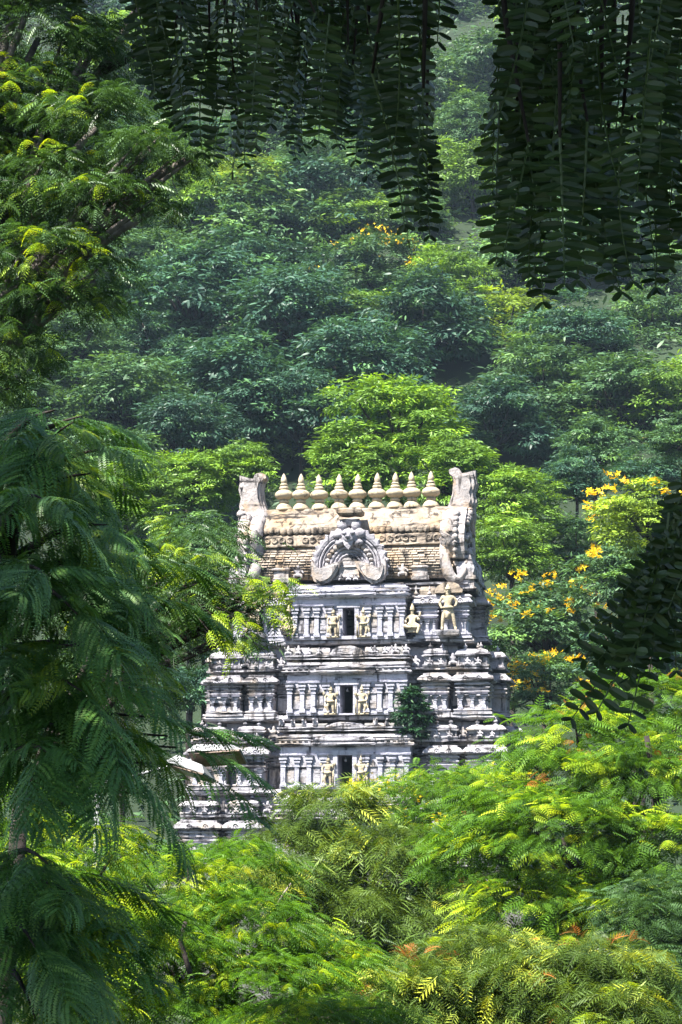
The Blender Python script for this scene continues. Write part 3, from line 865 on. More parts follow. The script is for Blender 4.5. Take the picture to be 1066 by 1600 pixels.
# crescent feet of the arch
for s in (-1, 1):
    mb = MB()
    o_ = [(-.05, .30), (.10, .02), (.30, -.28), (.58, -.56), (.90, -.74), (1.20, -.74), (1.50, -.56), (1.66, -.26), (1.70, .08), (1.62, .42), (1.50, .16), (1.36, .02), (1.15, .0), (.95, .12), (.70, .18), (.40, .26)]
    poly = [(s * (.42 + x) * .83, acz - .12 + z) for x, z in o_]
    if s < 0: poly = poly[::-1]
    mb.prism_y(poly, ay - .30, ay + .3)
    poly2 = [(s * (.42 + .98 + (x - .98) * .78) * .83, acz - .12 - .25 + (z + .25) * .72) for x, z in o_]
    if s < 0: poly2 = poly2[::-1]
    mb.prism_y(poly2, ay - .40, ay - .28)
    mb.build('scroll_foot', M['horn'], ARCH, .015, 4 + s)
# little seat and figure inside the arch
mb = MB(); mb.prism_y([(.44 * math.cos(math.pi * k / 14), acz - .02 + .42 * math.sin(math.pi * k / 14)) for k in range(15)], ay - .02, ay + .2)
mb.ring(-.46, .46, ay - .12, ay + .2, [(acz - .56, .04), (acz - .50, .05), (acz - .46, 0), (acz - .10, 0), (acz - .06, .06), (acz - .02, .04)], step=.3)
mb.build('arch_niche', M['horn'], ARCH, .012, 6)
for x in (-.34, 0, .34): inst('squatting_figure', ME_GANA, ARCH, (x, ay - .2, acz - .72), (0, 0, 0), .7)
# lion mask and cap on the crown of the arch
km = MB(); zk = tz(838)
km.blob((0, ay - .02, zk), (.42, .34, .38), 12, 8, rr, .10)
for s in (-1, 1):
    km.blob((s * .50, ay + .02, zk + .16), (.30, .24, .24), 8, 6, rr, .2)
    km.blob((s * .18, ay - .30, zk + .16), (.11, .10, .10), 7, 5)
    km.blob((s * .40, ay - .05, zk - .26), (.26, .2, .16), 8, 6, rr, .2)
    km.blob((s * .32, ay + .04, zk + .55), (.24, .2, .24), 8, 6, rr, .2)
km.blob((0, ay - .34, zk - .02), (.12, .13, .10), 7, 5)
km.prism_y([(-.26, zk - .16), (.26, zk - .16), (.18, zk - .42), (0, zk - .62), (-.18, zk - .42)], ay - .26, ay + .1)
km.ring(-.42, .42, ay - .12, ay + .7, [(zk + .55, -.12), (zk + .80, -.02), (zk + .82, .05)], step=.3)
km.build('lion_mask', M['arch'], ARCH, .02, 8)
MB().ring(-.52, .52, ay - .2, ay + .8, [(tz(803), -.06), (tz(800), .06), (tz(795), .08), (tz(792), .0)], step=.3).build('arch_cap', M['roof'], ARCH, .01, 8)

# ------------------------------------------------------------------ foliage machinery
def t_spray():
    v = []; f = []
    for t, w in ((0, .02), (.3, .13), (.7, .12), (1, .01)):
        for s in (-1, 1): v.append((t, s * w, -.22 * t * t + (.03 if s else 0)))
    for k in range(3): f.append((2 * k, 2 * k + 1, 2 * k + 3, 2 * k + 2))
    return np.array(v), f
def t_pinnate(n, ll, lw, droop=.35, fold=.25, tip=True, sweep=.35):
    """feather-like leaf of unit length along +x with n pairs of leaflets"""
    v = []; f = []
    def rz(t): return -droop * t * t
    for k in range(n):
        t = .14 + .84 * k / (n - 1)
        L = ll * (math.sin(math.pi * (.18 + .72 * t)) * .85 + .15)
        for s in (-1, 1):
            b = len(v)
            dx = L * sweep; dy = s * L
            z = rz(t)
            nx, ny = -dy / L, dx / L
            w = lw
            v += [(t, 0, z), (t + dx * .45 - w * .9, dy * .5, z - fold * L * .3), (t + dx, dy, z - fold * L), (t + dx * .55 + w * .9, dy * .5, z - fold * L * .3)]
            f.append((b, b + 1, b + 2, b + 3))
    b = len(v)
    v += [(0, -.008, 0), (0, .008, 0), (.5, -.007, rz(.5)), (.5, .007, rz(.5)), (1, -.003, rz(1)), (1, .003, rz(1))]
    f += [(b, b + 2, b + 3, b + 1), (b + 2, b + 4, b + 5, b + 3)]
    return np.array(v), f
def t_flower():
    v = []; f = []
    for k in range(4):
        a = k * math.pi / 2; b = len(v)
        v += [(0, 0, 0), (.5 * math.cos(a - .5), .5 * math.sin(a - .5), .2), (math.cos(a), math.sin(a), .25), (.5 * math.cos(a + .5), .5 * math.sin(a + .5), .2)]
        f.append((b, b + 1, b + 2, b + 3))
    return np.array(v), f
T_SPRAY = t_spray()
T_PIN = t_pinnate(7, .34, .045, .35, .3)
T_PIN_S = t_pinnate(7, .26, .042, .5, .5, sweep=.55)
T_FEATH = t_pinnate(6, .40, .035, .6, .2, sweep=.9)
T_FLOWER = t_flower()

def leaf_mesh(name, mat, tmpl, pos, dirs, ups, size, tint):
    V, F = tmpl
    N = len(pos); m = len(V)
    x = dirs / np.linalg.norm(dirs, axis=1, keepdims=True)
    y = np.cross(ups, x); y /= (np.linalg.norm(y, axis=1, keepdims=True) + 1e-9)
    z = np.cross(x, y)
    w = (V[None, :, 0, None] * x[:, None, :] + V[None, :, 1, None] * y[:, None, :] + V[None, :, 2, None] * z[:, None, :]) * size[:, None, None] + pos[:, None, :]
    Fq = np.array(F, dtype=np.int64)
    k = Fq.shape[1]
    faces = (Fq[None] + (np.arange(N) * m)[:, None, None]).reshape(-1)
    me = bpy.data.meshes.new(name)
    me.vertices.add(N * m); me.vertices.foreach_set('co', w.astype(np.float32).reshape(-1))
    nf = N * len(F)
    me.loops.add(nf * k); me.loops.foreach_set('vertex_index', faces.astype(np.int32))
    me.polygons.add(nf); me.polygons.foreach_set('loop_start', (np.arange(nf) * k).astype(np.int32))
    a = me.attributes.new('tint', 'FLOAT', 'POINT')
    a.data.foreach_set('value', np.repeat(tint, m).astype(np.float32))
    me.materials.append(mat)
    me.update(calc_edges=True)
    return me

def blob_points(rng, blobs, ncl, per, spread, flat=.35, shell=(.72, 1.05), low=-.55, front=.25):
    """clumps of leaves over the surfaces of ellipsoids; returns position, outward direction, clump tone"""
    B = np.array([[*b[0], *b[1]] for b in blobs], dtype=float)
    wgt = B[:, 3] * B[:, 5]; wgt = wgt / wgt.sum()
    idx = rng.choice(len(B), ncl, p=wgt)
    u = rng.normal(size=(ncl, 3)); u /= np.linalg.norm(u, axis=1, keepdims=True)
    flip = (u[:, 1] > 0) & (rng.random(ncl) < front); u[flip, 1] *= -1
    lowm = u[:, 2] < low; u[lowm, 2] *= -.6
    u /= np.linalg.norm(u, axis=1, keepdims=True)
    rr_ = rng.uniform(shell[0], shell[1], ncl)
    c = B[idx, :3] + B[idx, 3:] * u * rr_[:, None]
    tone = rng.random(ncl)
    pos = np.repeat(c, per, 0) + rng.normal(size=(ncl * per, 3)) * np.array([spread, spread, spread * flat])
    out = np.repeat(u, per, 0)
    return pos, out, np.repeat(tone, per)

def crown(name, mat, tmpl, rng, blobs, ncl, per, spread, lsize, parent, droop=.25, bright=.12, jitter=.45, flat=.35, low=-.55, shell=(.72, 1.05), hang=0.0):
    pos, out, tone = blob_points(rng, blobs, ncl, per, spread, flat, shell, low)
    N = len(pos)
    h = rng.normal(size=(N, 3)); h[:, 2] *= .3
    d = out * .9 + h * .8; d[:, 2] = d[:, 2] * .5 - droop + rng.normal(size=N) * .12
    if hang: d[:, 2] -= hang
    up = np.tile(np.array([0, 0, 1.0]), (N, 1)) + rng.normal(size=(N, 3)) * jitter + out * .35
    tint = np.clip(.12 + .38 * tone + rng.normal(size=N) * .10, 0, .78)
    br = tone > (1 - bright)
    tint[br] = np.clip(rng.normal(.9, .08, br.sum()), .7, 1)
    sz = lsize * rng.uniform(.5, 1.35, N)
    me = leaf_mesh(name, mat, tmpl, pos, d, up, sz, tint)
    return me

def limb_tree(name, loc, gz, blobs, mat, r0, rng, nbr=2, extra=None):
    """empty at the tree's foot, with trunk and limbs that reach into every clump of the crown"""
    root = empty(name, (loc[0], loc[1], gz))
    o = Vector(root.location)
    cs = [Vector(b[0]) for b in blobs]
    mean = sum(cs, Vector()) / len(cs)
    low = min(c.z - b[1][2] for c, b in zip(cs, blobs))
    fork = Vector((loc[0] * .7 + mean.x * .3, loc[1] * .7 + mean.y * .3, max(gz + .4, min(low, mean.z - .3))))
    pts = []
    for k in range(7):
        t = k / 6
        p = Vector((loc[0], loc[1], gz)).lerp(fork, t) + Vector((math.sin(t * 4) * r0 * .5, math.cos(t * 3) * r0 * .4 - r0 * .4, 0))
        pts.append(p - o)
    pts[0].z -= .15
    MB().tube(pts, [r0 * (1.25 - .5 * k / 6) for k in range(7)], 9).build('trunk', mat, root, r0 * .05, 3)
    for j, (c, b) in enumerate(zip(cs, blobs)):
        q = []
        for k in range(7):
            t = k / 6
            mid = fork.lerp(c, t) + Vector((0, 0, .22 * (c - fork).length * math.sin(math.pi * t) * .5)) + Vector(rng.normal(size=3)) * (.05 * b[1][0] if 0 < k < 6 else 0)
            q.append(mid - o)
        mb = MB(); mb.tube(q, [r0 * (.62 - .48 * k / 6) for k in range(7)], 6)
        for _ in range(nbr):
            u = Vector(rng.normal(size=3)); u.normalize(); u.y = -abs(u.y) * .6
            e = Vector((c.x + u.x * b[1][0] * .9, c.y + u.y * b[1][1] * .9, c.z + abs(u.z) * b[1][2] * .85))
            s_ = q[3] + o
            mb.tube([s_ - o, s_.lerp(e, .35) + Vector((0, 0, .1 * b[1][2])) - o, s_.lerp(e, .7) + Vector((0, 0, .1 * b[1][2])) - o, e - o], [r0 * .25, r0 * .18, r0 * .12, r0 * .04], 5)
        mb.build('branch', mat, root)
    return root, o
def rel(blobs, o):
    return [((b[0][0] - o.x, b[0][1] - o.y, b[0][2] - o.z), b[1]) for b in blobs]
def pb(px, py, rx, ry, d, deep=.9):
    """clump of a crown: pixel centre and radii at distance d"""
    c = P(px, py, d)
    return ((c.x, c.y, c.z), (PX(rx, d), PX((rx + ry) / 2 * deep, d), PX(ry, d)))

# ------------------------------------------------------------------ wooded hillside: six crowns, copied
rng = np.random.default_rng(11)
HILL_VAR = []
for k in range(6):
    nb = [5, 7, 6, 8, 5, 7][k]
    bl = []
    for j in range(nb):
        a = 2 * math.pi * j / nb + rng.uniform(-.4, .4); rr0 = rng.uniform(.25, .62)
        bl.append(((rr0 * math.cos(a), rr0 * math.sin(a), 1.05 + rng.uniform(-.28, .30)), (rng.uniform(.34, .52),) * 2 + (rng.uniform(.22, .36),)))
    bl.append(((0, 0, 1.25), (.5, .5, .34)))
    for j in range(5):
        a = 2 * math.pi * j / 5 + rng.uniform(-.4, .4); rr0 = rng.uniform(.45, .75)
        bl.append(((rr0 * math.cos(a), rr0 * math.sin(a), rng.uniform(.45, .85)), (rng.uniform(.30, .46),) * 2 + (rng.uniform(.22, .34),)))
    me = crown('crown', M['hill_leaf'], T_SPRAY, rng, bl, 270, 50, .085, .085, None, droop=.22, bright=.12, flat=.28, jitter=.45)
    tr = MB().tube([(0, 0, -.3), (.02, .01, .3), (.0, .03, .7), (.05, 0, 1.05)], [.045, .04, .035, .02], 7)
    for b in bl: tr.tube([(.01, .02, .55), (b[0][0] * .5, b[0][1] * .5, .85), b[0]], [.035, .025, .008], 5)
    HILL_VAR.append((me, tr.mesh('trunk', M['dark_bark'])))

def hill_tree(px, py, rpx, d, col, label, name='hillside_tree', group='trees covering the hillside', var=None, flowers=0, on_ground=True):
    """px, py is the middle of the crown; rpx its half width"""
    c = P(px, py, d); s = PX(rpx, d) / .95
    gz = hill_h(c.x, c.y) if d > 128 else ground_h(c.x, c.y)
    hgt = c.z - gz
    base_z = c.z - 1.12 * s
    root = empty(name, (c.x, c.y, min(gz, base_z)), rng.uniform(0, 6.28))
    tag(root, label, 'tree', group)
    k = int(rng.integers(0, 6)) if var is None else var
    cr = inst('crown', HILL_VAR[k][0], root, (0, 0, base_z - root.location.z), (0, 0, 0), (s, s, s * rng.uniform(.9, 1.15)))
    cr.color = tuple(col) + (1,)
    cr['kind'] = 'stuff'
    inst('trunk', HILL_VAR[k][1], root, (0, 0, base_z - root.location.z), (0, 0, 0), (s, s, s))
    if base_z - gz > .25 * s:
        MB().tube([(0, 0, 0), (.1, .05, (base_z - gz) * .5), (0, 0, base_z - gz + .05)], [.05 * s, .045 * s, .04 * s], 8).build('lower_trunk', M['dark_bark'], root)
    if flowers:
        pos, out, tone = blob_points(rng, [((0, 0, base_z - root.location.z + 1.1 * s), (s * .92, s * .92, s * .62))], flowers, 8, .11 * s * .5, .5, (.9, 1.05), -.3, .5)
        me = leaf_mesh('flowers', M['flower'], T_FLOWER, pos, out + rng.normal(size=pos.shape) * .5, np.tile([0, -.3, 1.0], (len(pos), 1)) + rng.normal(size=pos.shape) * .4, rng.uniform(.11, .20, len(pos)), rng.random(len(pos)))
        f = inst('flowers', me, root, (0, 0, 0)); f['kind'] = 'stuff'
    return root

DK = (.058, .135, .090); MD = (.105, .20, .085); BR = (.17, .29, .040); YB = (.27, .37, .040); OL = (.16, .15, .08)
def slope_d(py, extra=0):
    """distance at which the line of sight of a photo row meets the wooded slope"""
    v = CF + CU * ((800 - py) / FPX)
    t = v.z / v.y
    for d in range(136, 480):
        if hill_h(0, d) + 5 > CAM_Z + d * t: return d + extra
    return 470
hill_specs = [
 # px, py, half width, colour, label
 (395, 345, 128, MD, 'broad layered green tree on the upper hillside below the left hanging fronds'),
 (300, 455, 120, DK, 'dark blue-green tree on the hillside left of centre, beside the upper left branches'),
 (470, 480, 125, DK, 'wide dark tree in the middle of the hillside above the finials'),
 (375, 590, 120, DK, 'dark layered tree on the hillside above the left horn of the tower'),
 (200, 610, 110, MD, 'pale grey-green spreading tree on the hillside above the feathery dark tree'),
 (120, 520, 80, MD, 'bluish tree in the shaded hollow at the far left of the hillside'),
 (250, 530, 75, DK, 'shaded dark tree beside the smoky hollow on the left hillside'),
 (560, 560, 110, DK, 'dark tree on the hillside right behind the bright bushy tree'),
 (660, 500, 110, DK, 'rounded dark tree on the hillside under the middle hanging fronds'),
 (590, 420, 90, MD, 'tree on the hillside dotted with orange-yellow blossom below the hanging fronds'),
 (555, 330, 85, BR, 'bright yellow-green tree on the upper hillside between two hanging clusters'),
 (380, 285, 70, YB, 'sunlit yellow-green treetop just below the left hanging fronds'),
 (480, 250, 70, MD, 'hazy tree high on the hillside behind the hanging frond tips'),
 (300, 300, 70, BR, 'light green tree at the edge of the upper left branches'),
 (690, 430, 75, BR, 'light green tree on the hillside below the tallest dark hanging frond'),
 (790, 490, 105, YB, 'pale yellow-green tree on the hillside under the right hanging cluster'),
 (740, 270, 70, BR, 'pale green tree seen through the gap between hanging fronds'),
 (735, 180, 60, MD, 'hazy light tree high in the gap between the hanging fronds'),
 (900, 500, 80, DK, 'dark bluish tree in the hollow under the right hanging cluster'),
 (1010, 500, 90, MD, 'grey-green tree on the hillside at the right edge below the hanging leaves'),
 (840, 590, 110, MD, 'spreading tree on the hillside right of the bright bushy tree'),
 (960, 600, 110, MD, 'layered tree on the right hillside above the shaded ravine'),
 (1060, 620, 90, BR, 'light green tree at the right edge of the hillside'),
 (770, 650, 95, DK, 'dark tree on the hillside just right of the bright bushy tree'),
 (880, 690, 85, DK, 'deep green tree bordering the dark ravine on the right'),
 (1010, 690, 70, OL, 'dry brownish thicket tree above the right ravine'),
 (470, 640, 90, DK, 'dark tree on the hillside over the left finials'),
 (290, 670, 85, DK, 'dark tree on the hillside between the left horn and the feathery tree'),
 (170, 700, 80, MD, 'hazy green tree behind the top of the feathery dark tree'),
 (60, 640, 80, MD, 'bluish tree at the left edge behind the feathery dark tree'),
 (70, 560, 60, BR, 'pale green tree at the left edge under the upper left branches'),
 (640, 330, 60, MD, 'hillside tree half hidden by the middle hanging fronds'),
 (200, 380, 90, MD, 'bluish tree showing behind the lower tips of the upper left branches'),
 (230, 250, 80, MD, 'hazy hillside tree behind the drooping upper left sprays'),
 (200, 60, 80, MD, 'hazy blue hill tree behind the bare grey branch at top left'),
 (420, 200, 70, MD, 'hazy hillside tree behind the left hanging fronds'),
 (600, 240, 70, MD, 'hazy hillside tree behind the tips of the middle hanging fronds'),
 (850, 380, 90, MD, 'hillside tree mostly hidden behind the right hanging cluster'),
 (1000, 400, 90, MD, 'hillside tree behind the lowest leaves of the right hanging cluster'),
]
for (px, py, r, c, lab) in hill_specs:
    d = slope_d(py) + rng.uniform(-6, 6)
    hill_tree(px, py, r * 1.08, d, np.array(c) * rng.uniform(.85, 1.15), lab, flowers=(26 if 'blossom' in lab else 0))
# lesser trees that fill the slope between them
ORD = ['first', 'second', 'third', 'fourth', 'fifth', 'sixth', 'seventh', 'eighth', 'ninth', 'tenth', 'eleventh', 'twelfth']
ROWN = ['topmost', 'second', 'third', 'fourth', 'fifth', 'sixth', 'seventh']
for ri, py in enumerate((10, 120, 220, 330, 440, 550, 660)):
    for ci in range(9):
        px = -20 + 138 * ci + (60 if ri % 2 else 0) + rng.uniform(-25, 25)
        c = [DK, MD, DK, MD, BR][int(rng.integers(0, 5))]
        hill_tree(px, py + rng.uniform(-25, 25), rng.uniform(85, 125), slope_d(py) + 6 + rng.uniform(0, 10), np.array(c) * rng.uniform(.8, 1.1),
                  'small hillside tree, %s from left in the %s lesser row down the slope' % (ORD[ci], ROWN[ri]))

# undergrowth mass on the slope
N = 50000
ux = rng.uniform(-75, 75, N); uy = 137 + 300 * rng.random(N) ** 1.3
uz = np.array([hill_h(a, b) for a, b in zip(ux, uy)]) + np.abs(rng.normal(0, 1.0, N))
pos = np.stack([ux, uy, uz], 1)
d = rng.normal(size=(N, 3)); d[:, 2] = d[:, 2] * .2 - .1
me = leaf_mesh('undergrowth', M['hill_leaf'], T_SPRAY, pos, d, np.tile([0, -.4, 1.0], (N, 1)) + rng.normal(size=(N, 3)) * .4, rng.uniform(.6, 1.1, N), rng.random(N) * .7)
un = inst('undergrowth', me, None, (0, 0, 0)); un.color = (.08, .15, .07, 1)
tag(un, 'dark green undergrowth covering the hillside between the trees', 'undergrowth', kind='stuff')

# trees close round the tower
near_specs = [
 (625, 650, 112, 138, (.19, .32, .04), 'bright green bushy tree standing right behind the finials', 0, 'bushy_tree'),
 (560, 720, 95, 136, BR, 'bright green leafy tree behind the left finials', 0, 'bushy_tree'),
 (700, 730, 90, 134, BR, 'bright green tree behind the right finials and horn', 0, 'bushy_tree'),
 (300, 735, 85, 134, BR, 'bright green tree between the left horn and the feathery dark tree', 0, 'leafy_tree'),
 (380, 730, 60, 132, BR, 'small light green tree directly behind the left horn', 0, 'leafy_tree'),
 (200, 760, 90, 132, BR, 'pale bright green tree behind the feathery dark tree tips', 0, 'leafy_tree'),
 (320, 840, 85, 128, MD, 'green tree left of the tower roof, behind the dark leafy twigs', 0, 'leafy_tree'),
 (300, 1060, 70, 122, DK, 'dark green tree beside the lower left edge of the tower', 0, 'leafy_tree'),
 (320, 950, 75, 124, MD, 'green tree beside the left edge of the upper storey', 0, 'leafy_tree'),
 (800, 770, 85, 132, BR, 'sunlit green layered tree right of the right horn', 0, 'layered_tree'),
 (800, 860, 80, 128, BR, 'green layered tree right of the roof arch and horn', 0, 'layered_tree'),
 (900, 850, 85, 136, MD, 'pale green tree between the layered trees and the right leaf cluster', 0, 'layered_tree'),
 (850, 960, 110, 122, MD, 'green tree covered in yellow blossom right of the tower', 52, 'flowering_tree'),
 (860, 1070, 80, 118, MD, 'low tree with a few yellow blossoms right of the lower tower', 35, 'flowering_tree'),
 (1010, 790, 95, 105, YB, 'sunlit yellow-green tree with a little yellow blossom rising at the right edge', 14, 'layered_tree'),
 (985, 900, 90, 118, MD, 'green tree behind the dark right leaf cluster', 10, 'layered_tree'),
 (1005, 725, 75, 160, DK, 'dark tree between the brownish thicket and the sunlit tree at the right edge', 0, 'layered_tree'),
 (930, 700, 70, 165, MD, 'blue-green tree on the far bank of the right ravine', 0, 'layered_tree'),
 (1075, 680, 60, 150, MD, 'green tree cut by the right edge above the sunlit tree', 0, 'layered_tree'),
 (900, 740, 60, 150, DK, 'dark tree in the ravine right of the tower', 0, 'layered_tree'),
 (1000, 1010, 90, 112, DK, 'dark tree below the dark right leaf cluster', 0, 'layered_tree'),
]
for (px, py, r, d, c, lab, fl, nm) in near_specs:
    hill_tree(px, py, r, d, np.array(c) * 1.05, lab, nm, 'trees close around the tower', flowers=fl)
# blossom head at the right edge
# bush rooted in the tower wall
bc = Vector((tx(648), -3.75, tz(1128)))
bl = [((0, 0, .15), (.75, .5, .65)), ((.05, -.1, .85), (.5, .4, .5)), ((.1, -.05, -.55), (.5, .4, .4))]
Rz = Matrix.Rotation(R(-9), 3, 'Z')
bw = Rz @ bc + Vector((TX, TOWER_Y, 0))
bush = empty('wall_bush', bw)
tag(bush, 'dark green bush growing out of the tower wall beside the middle door', 'bush')
cm_ = crown('foliage', M['hill_leaf'], T_SPRAY, rng, bl, 110, 22, .12, .26, None, droop=.2, bright=.05)
o = inst('foliage', cm_, bush, (0, 0, 0)); o.color = (.028, .085, .036, 1); o['kind'] = 'stuff'
MB().tube([(0, .55, -1.0), (0, .25, -.6), (0, 0, 0), (.05, -.1, .7)], [.05, .045, .03, .01], 6).build('stem', M['bark'], bush)

# ------------------------------------------------------------------ trees in front, seen from the knoll
def front_tree(name, label, foot, blobs, mat, tmpl, ncl, per, spread, lsize, r0, droop=.25, bright=.12, bark='bark', flowers=0, flat=.35, hang=0.0, sprigs=0, sprig_mat=None, jitter=.45, rust=0, group='trees in front of the tower'):
    gz = ground_h(foot[0], foot[1])
    root, o = limb_tree(name, foot, gz, blobs, M[bark], r0, rng)
    tag(root, label, 'tree', group)
    rb_ = rel(blobs, o)
    me = crown('crown', mat, tmpl, rng, rb_, ncl, per, spread, lsize, None, droop=droop, bright=bright, flat=flat, hang=hang, jitter=jitter)
    c = inst('crown', me, root, (0, 0, 0)); c['kind'] = 'stuff'
    if flowers:
        pos, out, tone = blob_points(rng, rb_, flowers, 8, spread * .6, .6, (.95, 1.1), -.1, .5)
        me = leaf_mesh('flowers', M['flower'], T_FLOWER, pos, out + rng.normal(size=pos.shape) * .5, np.tile([0, -.3, 1.0], (len(pos), 1)) + rng.normal(size=pos.shape) * .4, rng.uniform(.05, .10, len(pos)), rng.random(len(pos)))
        inst('flowers', me, root, (0, 0, 0))['kind'] = 'stuff'
    if rust:
        pos, out, tone = blob_points(rng, rb_, rust, 6, spread * .6, .6, (.95, 1.08), -.1, .5)
        me = leaf_mesh('withered_leaves', M['rust_leaf'], tmpl, pos, out + rng.normal(size=pos.shape) * .5, np.tile([0, -.2, 1.0], (len(pos), 1)) + rng.normal(size=pos.shape) * .4, rng.uniform(.6, .9, len(pos)) * lsize, rng.random(len(pos)))
        inst('withered_leaves', me, root, (0, 0, 0))['kind'] = 'stuff'
    if sprigs:
        # single young leaves at the outside that can be told apart
        ms = []
        for k in range(3):
            n1 = 5 + k
            pos = np.zeros((n1, 3)); d = np.stack([np.cos(np.linspace(-1.1, 1.1, n1)), np.sin(np.linspace(-1.1, 1.1, n1)), -.2 - .2 * rng.random(n1)], 1)
            ms.append(leaf_mesh('leaf_spray', sprig_mat, tmpl, pos, d, np.tile([0, 0, 1.0], (n1, 1)) + rng.normal(size=(n1, 3)) * .15, lsize * rng.uniform(.85, 1.15, n1), rng.uniform(.8, 1, n1)))
        pos, out, tone = blob_points(rng, rb_, sprigs, 1, .02, .5, (1.0, 1.08), -.2, .7)
        for p, u in zip(pos, out):
            inst('leaf_spray', ms[int(rng.integers(0, 3))], root, p, (rng.normal() * .3, rng.normal() * .3, math.atan2(u[1], u[0])), rng.uniform(.6, 1.05))
    return root

def foot(px, d): 
    c = P(px, 1400, d); return (c.x, c.y)
front_tree('flowering_tree', 'green tree with yellow blossom in front of the tower base', foot(690, 80),
           [pb(690, 1250, 85, 55, 80), pb(610, 1260, 60, 50, 79), pb(760, 1240, 75, 50, 80), pb(700, 1330, 110, 70, 79)], M['bright_leaf'], T_PIN_S, 260, 16, .35, .42, .22, bright=.10, flowers=26, sprigs=10, sprig_mat=M['yellow_leaf'])
front_tree('feathery_tree', 'dusty olive feathery tree rising in front of the lowest tower door', foot(550, 62),
           [pb(520, 1280, 70, 58, 62), pb(470, 1350, 110, 70, 62), pb(600, 1370, 110, 80, 61), pb(430, 1420, 110, 80, 60), pb(560, 1470, 140, 90, 60), pb(680, 1440, 100, 80, 61)],
           M['olive_leaf'], T_FEATH, 430, 24, .26, .42, .25, droop=.35, bright=.08, hang=.1, jitter=.6)
front_tree('broad_tree', 'large bright green tree with dark limbs filling the right side below the tower', foot(930, 50),
           [pb(1010, 1110, 100, 60, 51), pb(900, 1170, 110, 65, 50), pb(810, 1272, 105, 58, 49), pb(1000, 1220, 110, 70, 49), pb(880, 1310, 130, 70, 48), pb(760, 1340, 100, 60, 49), pb(1030, 1340, 90, 80, 48), pb(960, 1430, 120, 70, 48), pb(840, 1420, 110, 60, 48)],
           M['bright_leaf'], T_PIN, 480, 26, .27, .32, .26, flat=.25, bright=.16, bark='dark_bark', sprigs=60, sprig_mat=M['bright_leaf'], rust=14)
front_tree('dark_leafy_tree', 'shadowy green tree at the lower right edge below the broad tree', foot(1030, 44),
           [pb(1040, 1450, 100, 80, 44), pb(1000, 1560, 110, 80, 43), pb(1080, 1540, 70, 110, 44)], M['upper_leaf'], T_PIN, 330, 14, .24, .28, .2, bright=.04, bark='dark_bark')
front_tree('rust_tipped_tree', 'feathery tree with yellow and rust-tipped sprays at the bottom right', foot(890, 40),
           [pb(930, 1520, 90, 55, 40), pb(830, 1560, 110, 70, 40), pb(740, 1530, 100, 80, 41), pb(660, 1570, 90, 70, 40), pb(960, 1600, 80, 60, 39)],
           M['olive_leaf'], T_FEATH, 430, 24, .2, .29, .2, droop=.35, bright=.16, hang=.1, rust=16, sprigs=30, sprig_mat=M['yellow_leaf'], jitter=.6)
front_tree('yellow_green_tree', 'sunlit yellow-green tree at the bottom left beside the feathery dark tree', foot(330, 36),
           [pb(350, 1370, 100, 60, 37), pb(260, 1400, 90, 70, 36), pb(380, 1460, 120, 70, 36), pb(250, 1510, 110, 80, 35), pb(400, 1560, 130, 70, 35), pb(520, 1540, 90, 70, 36), pb(300, 1600, 120, 60, 35), pb(470, 1610, 130, 50, 33.5), pb(560, 1600, 80, 50, 34)],
           M['yellow_leaf'], T_PIN_S, 420, 28, .19, .21, .2, flat=.25, bright=.13, bark='dark_bark', sprigs=70, sprig_mat=M['yellow_leaf'])
front_tree('backlit_tree', 'bright yellow-green tree glimpsed through the feathery dark tree at lower left', foot(90, 30),
           [pb(120, 1340, 110, 60, 31), pb(40, 1420, 100, 80, 30), pb(150, 1480, 110, 80, 30), pb(60, 1560, 110, 80, 29), pb(30, 1270, 80, 60, 31), pb(180, 1580, 90, 60, 30)],
           M['yellow_leaf'], T_PIN_S, 430, 14, .17, .22, .16, bright=.2, bark='dark_bark', sprigs=30, sprig_mat=M['yellow_leaf'])
front_tree('twiggy_tree', 'dark leafy tree whose thin twigs reach across the left edge of the tower', foot(-60, 26),
           [pb(300, 850, 70, 50, 26), pb(250, 910, 90, 60, 25), pb(330, 940, 60, 45, 25), pb(260, 1000, 80, 60, 25), pb(180, 1080, 90, 80, 26), pb(330, 890, 50, 26, 25), pb(400, 950, 45, 26, 24.6), pb(365, 1000, 34, 28, 24.6), pb(430, 915, 26, 12, 24.6), pb(180, 960, 90, 70, 26), pb(120, 1150, 90, 90, 26.5)],
           M['upper_leaf'], T_PIN_S, 330, 14, .13, .17, .12, bright=.10, bark='dark_bark', sprigs=24, sprig_mat=M['yellow_leaf'])

# upper left tree, its trunk outside the frame
front_tree('spreading_tree', 'spreading tree with small glossy leaves and a bare grey limb at the top left', foot(-190, 27),
           [pb(60, 60, 110, 80, 28), pb(20, 180, 130, 90, 28), pb(150, 200, 110, 70, 27.5), pb(235, 235, 75, 36, 27), pb(60, 300, 130, 80, 27.5), pb(150, 320, 80, 50, 27), pb(240, 330, 34, 28, 27), pb(70, 410, 110, 60, 27), pb(60, 470, 90, 32, 27), pb(-60, 300, 110, 200, 28), pb(140, 90, 60, 60, 28), pb(40, -60, 150, 80, 28), pb(150, 440, 40, 40, 27), pb(10, 550, 70, 60, 27), pb(-20, 620, 60, 50, 27), pb(290, 250, 45, 25, 27), pb(110, 480, 70, 26, 27)],
           M['upper_leaf'], T_PIN_S, 800, 20, .15, .20, .26, bright=.07, flat=.25, sprigs=80, sprig_mat=M['yellow_leaf'])
sp = bpy.data.objects['spreading_tree']
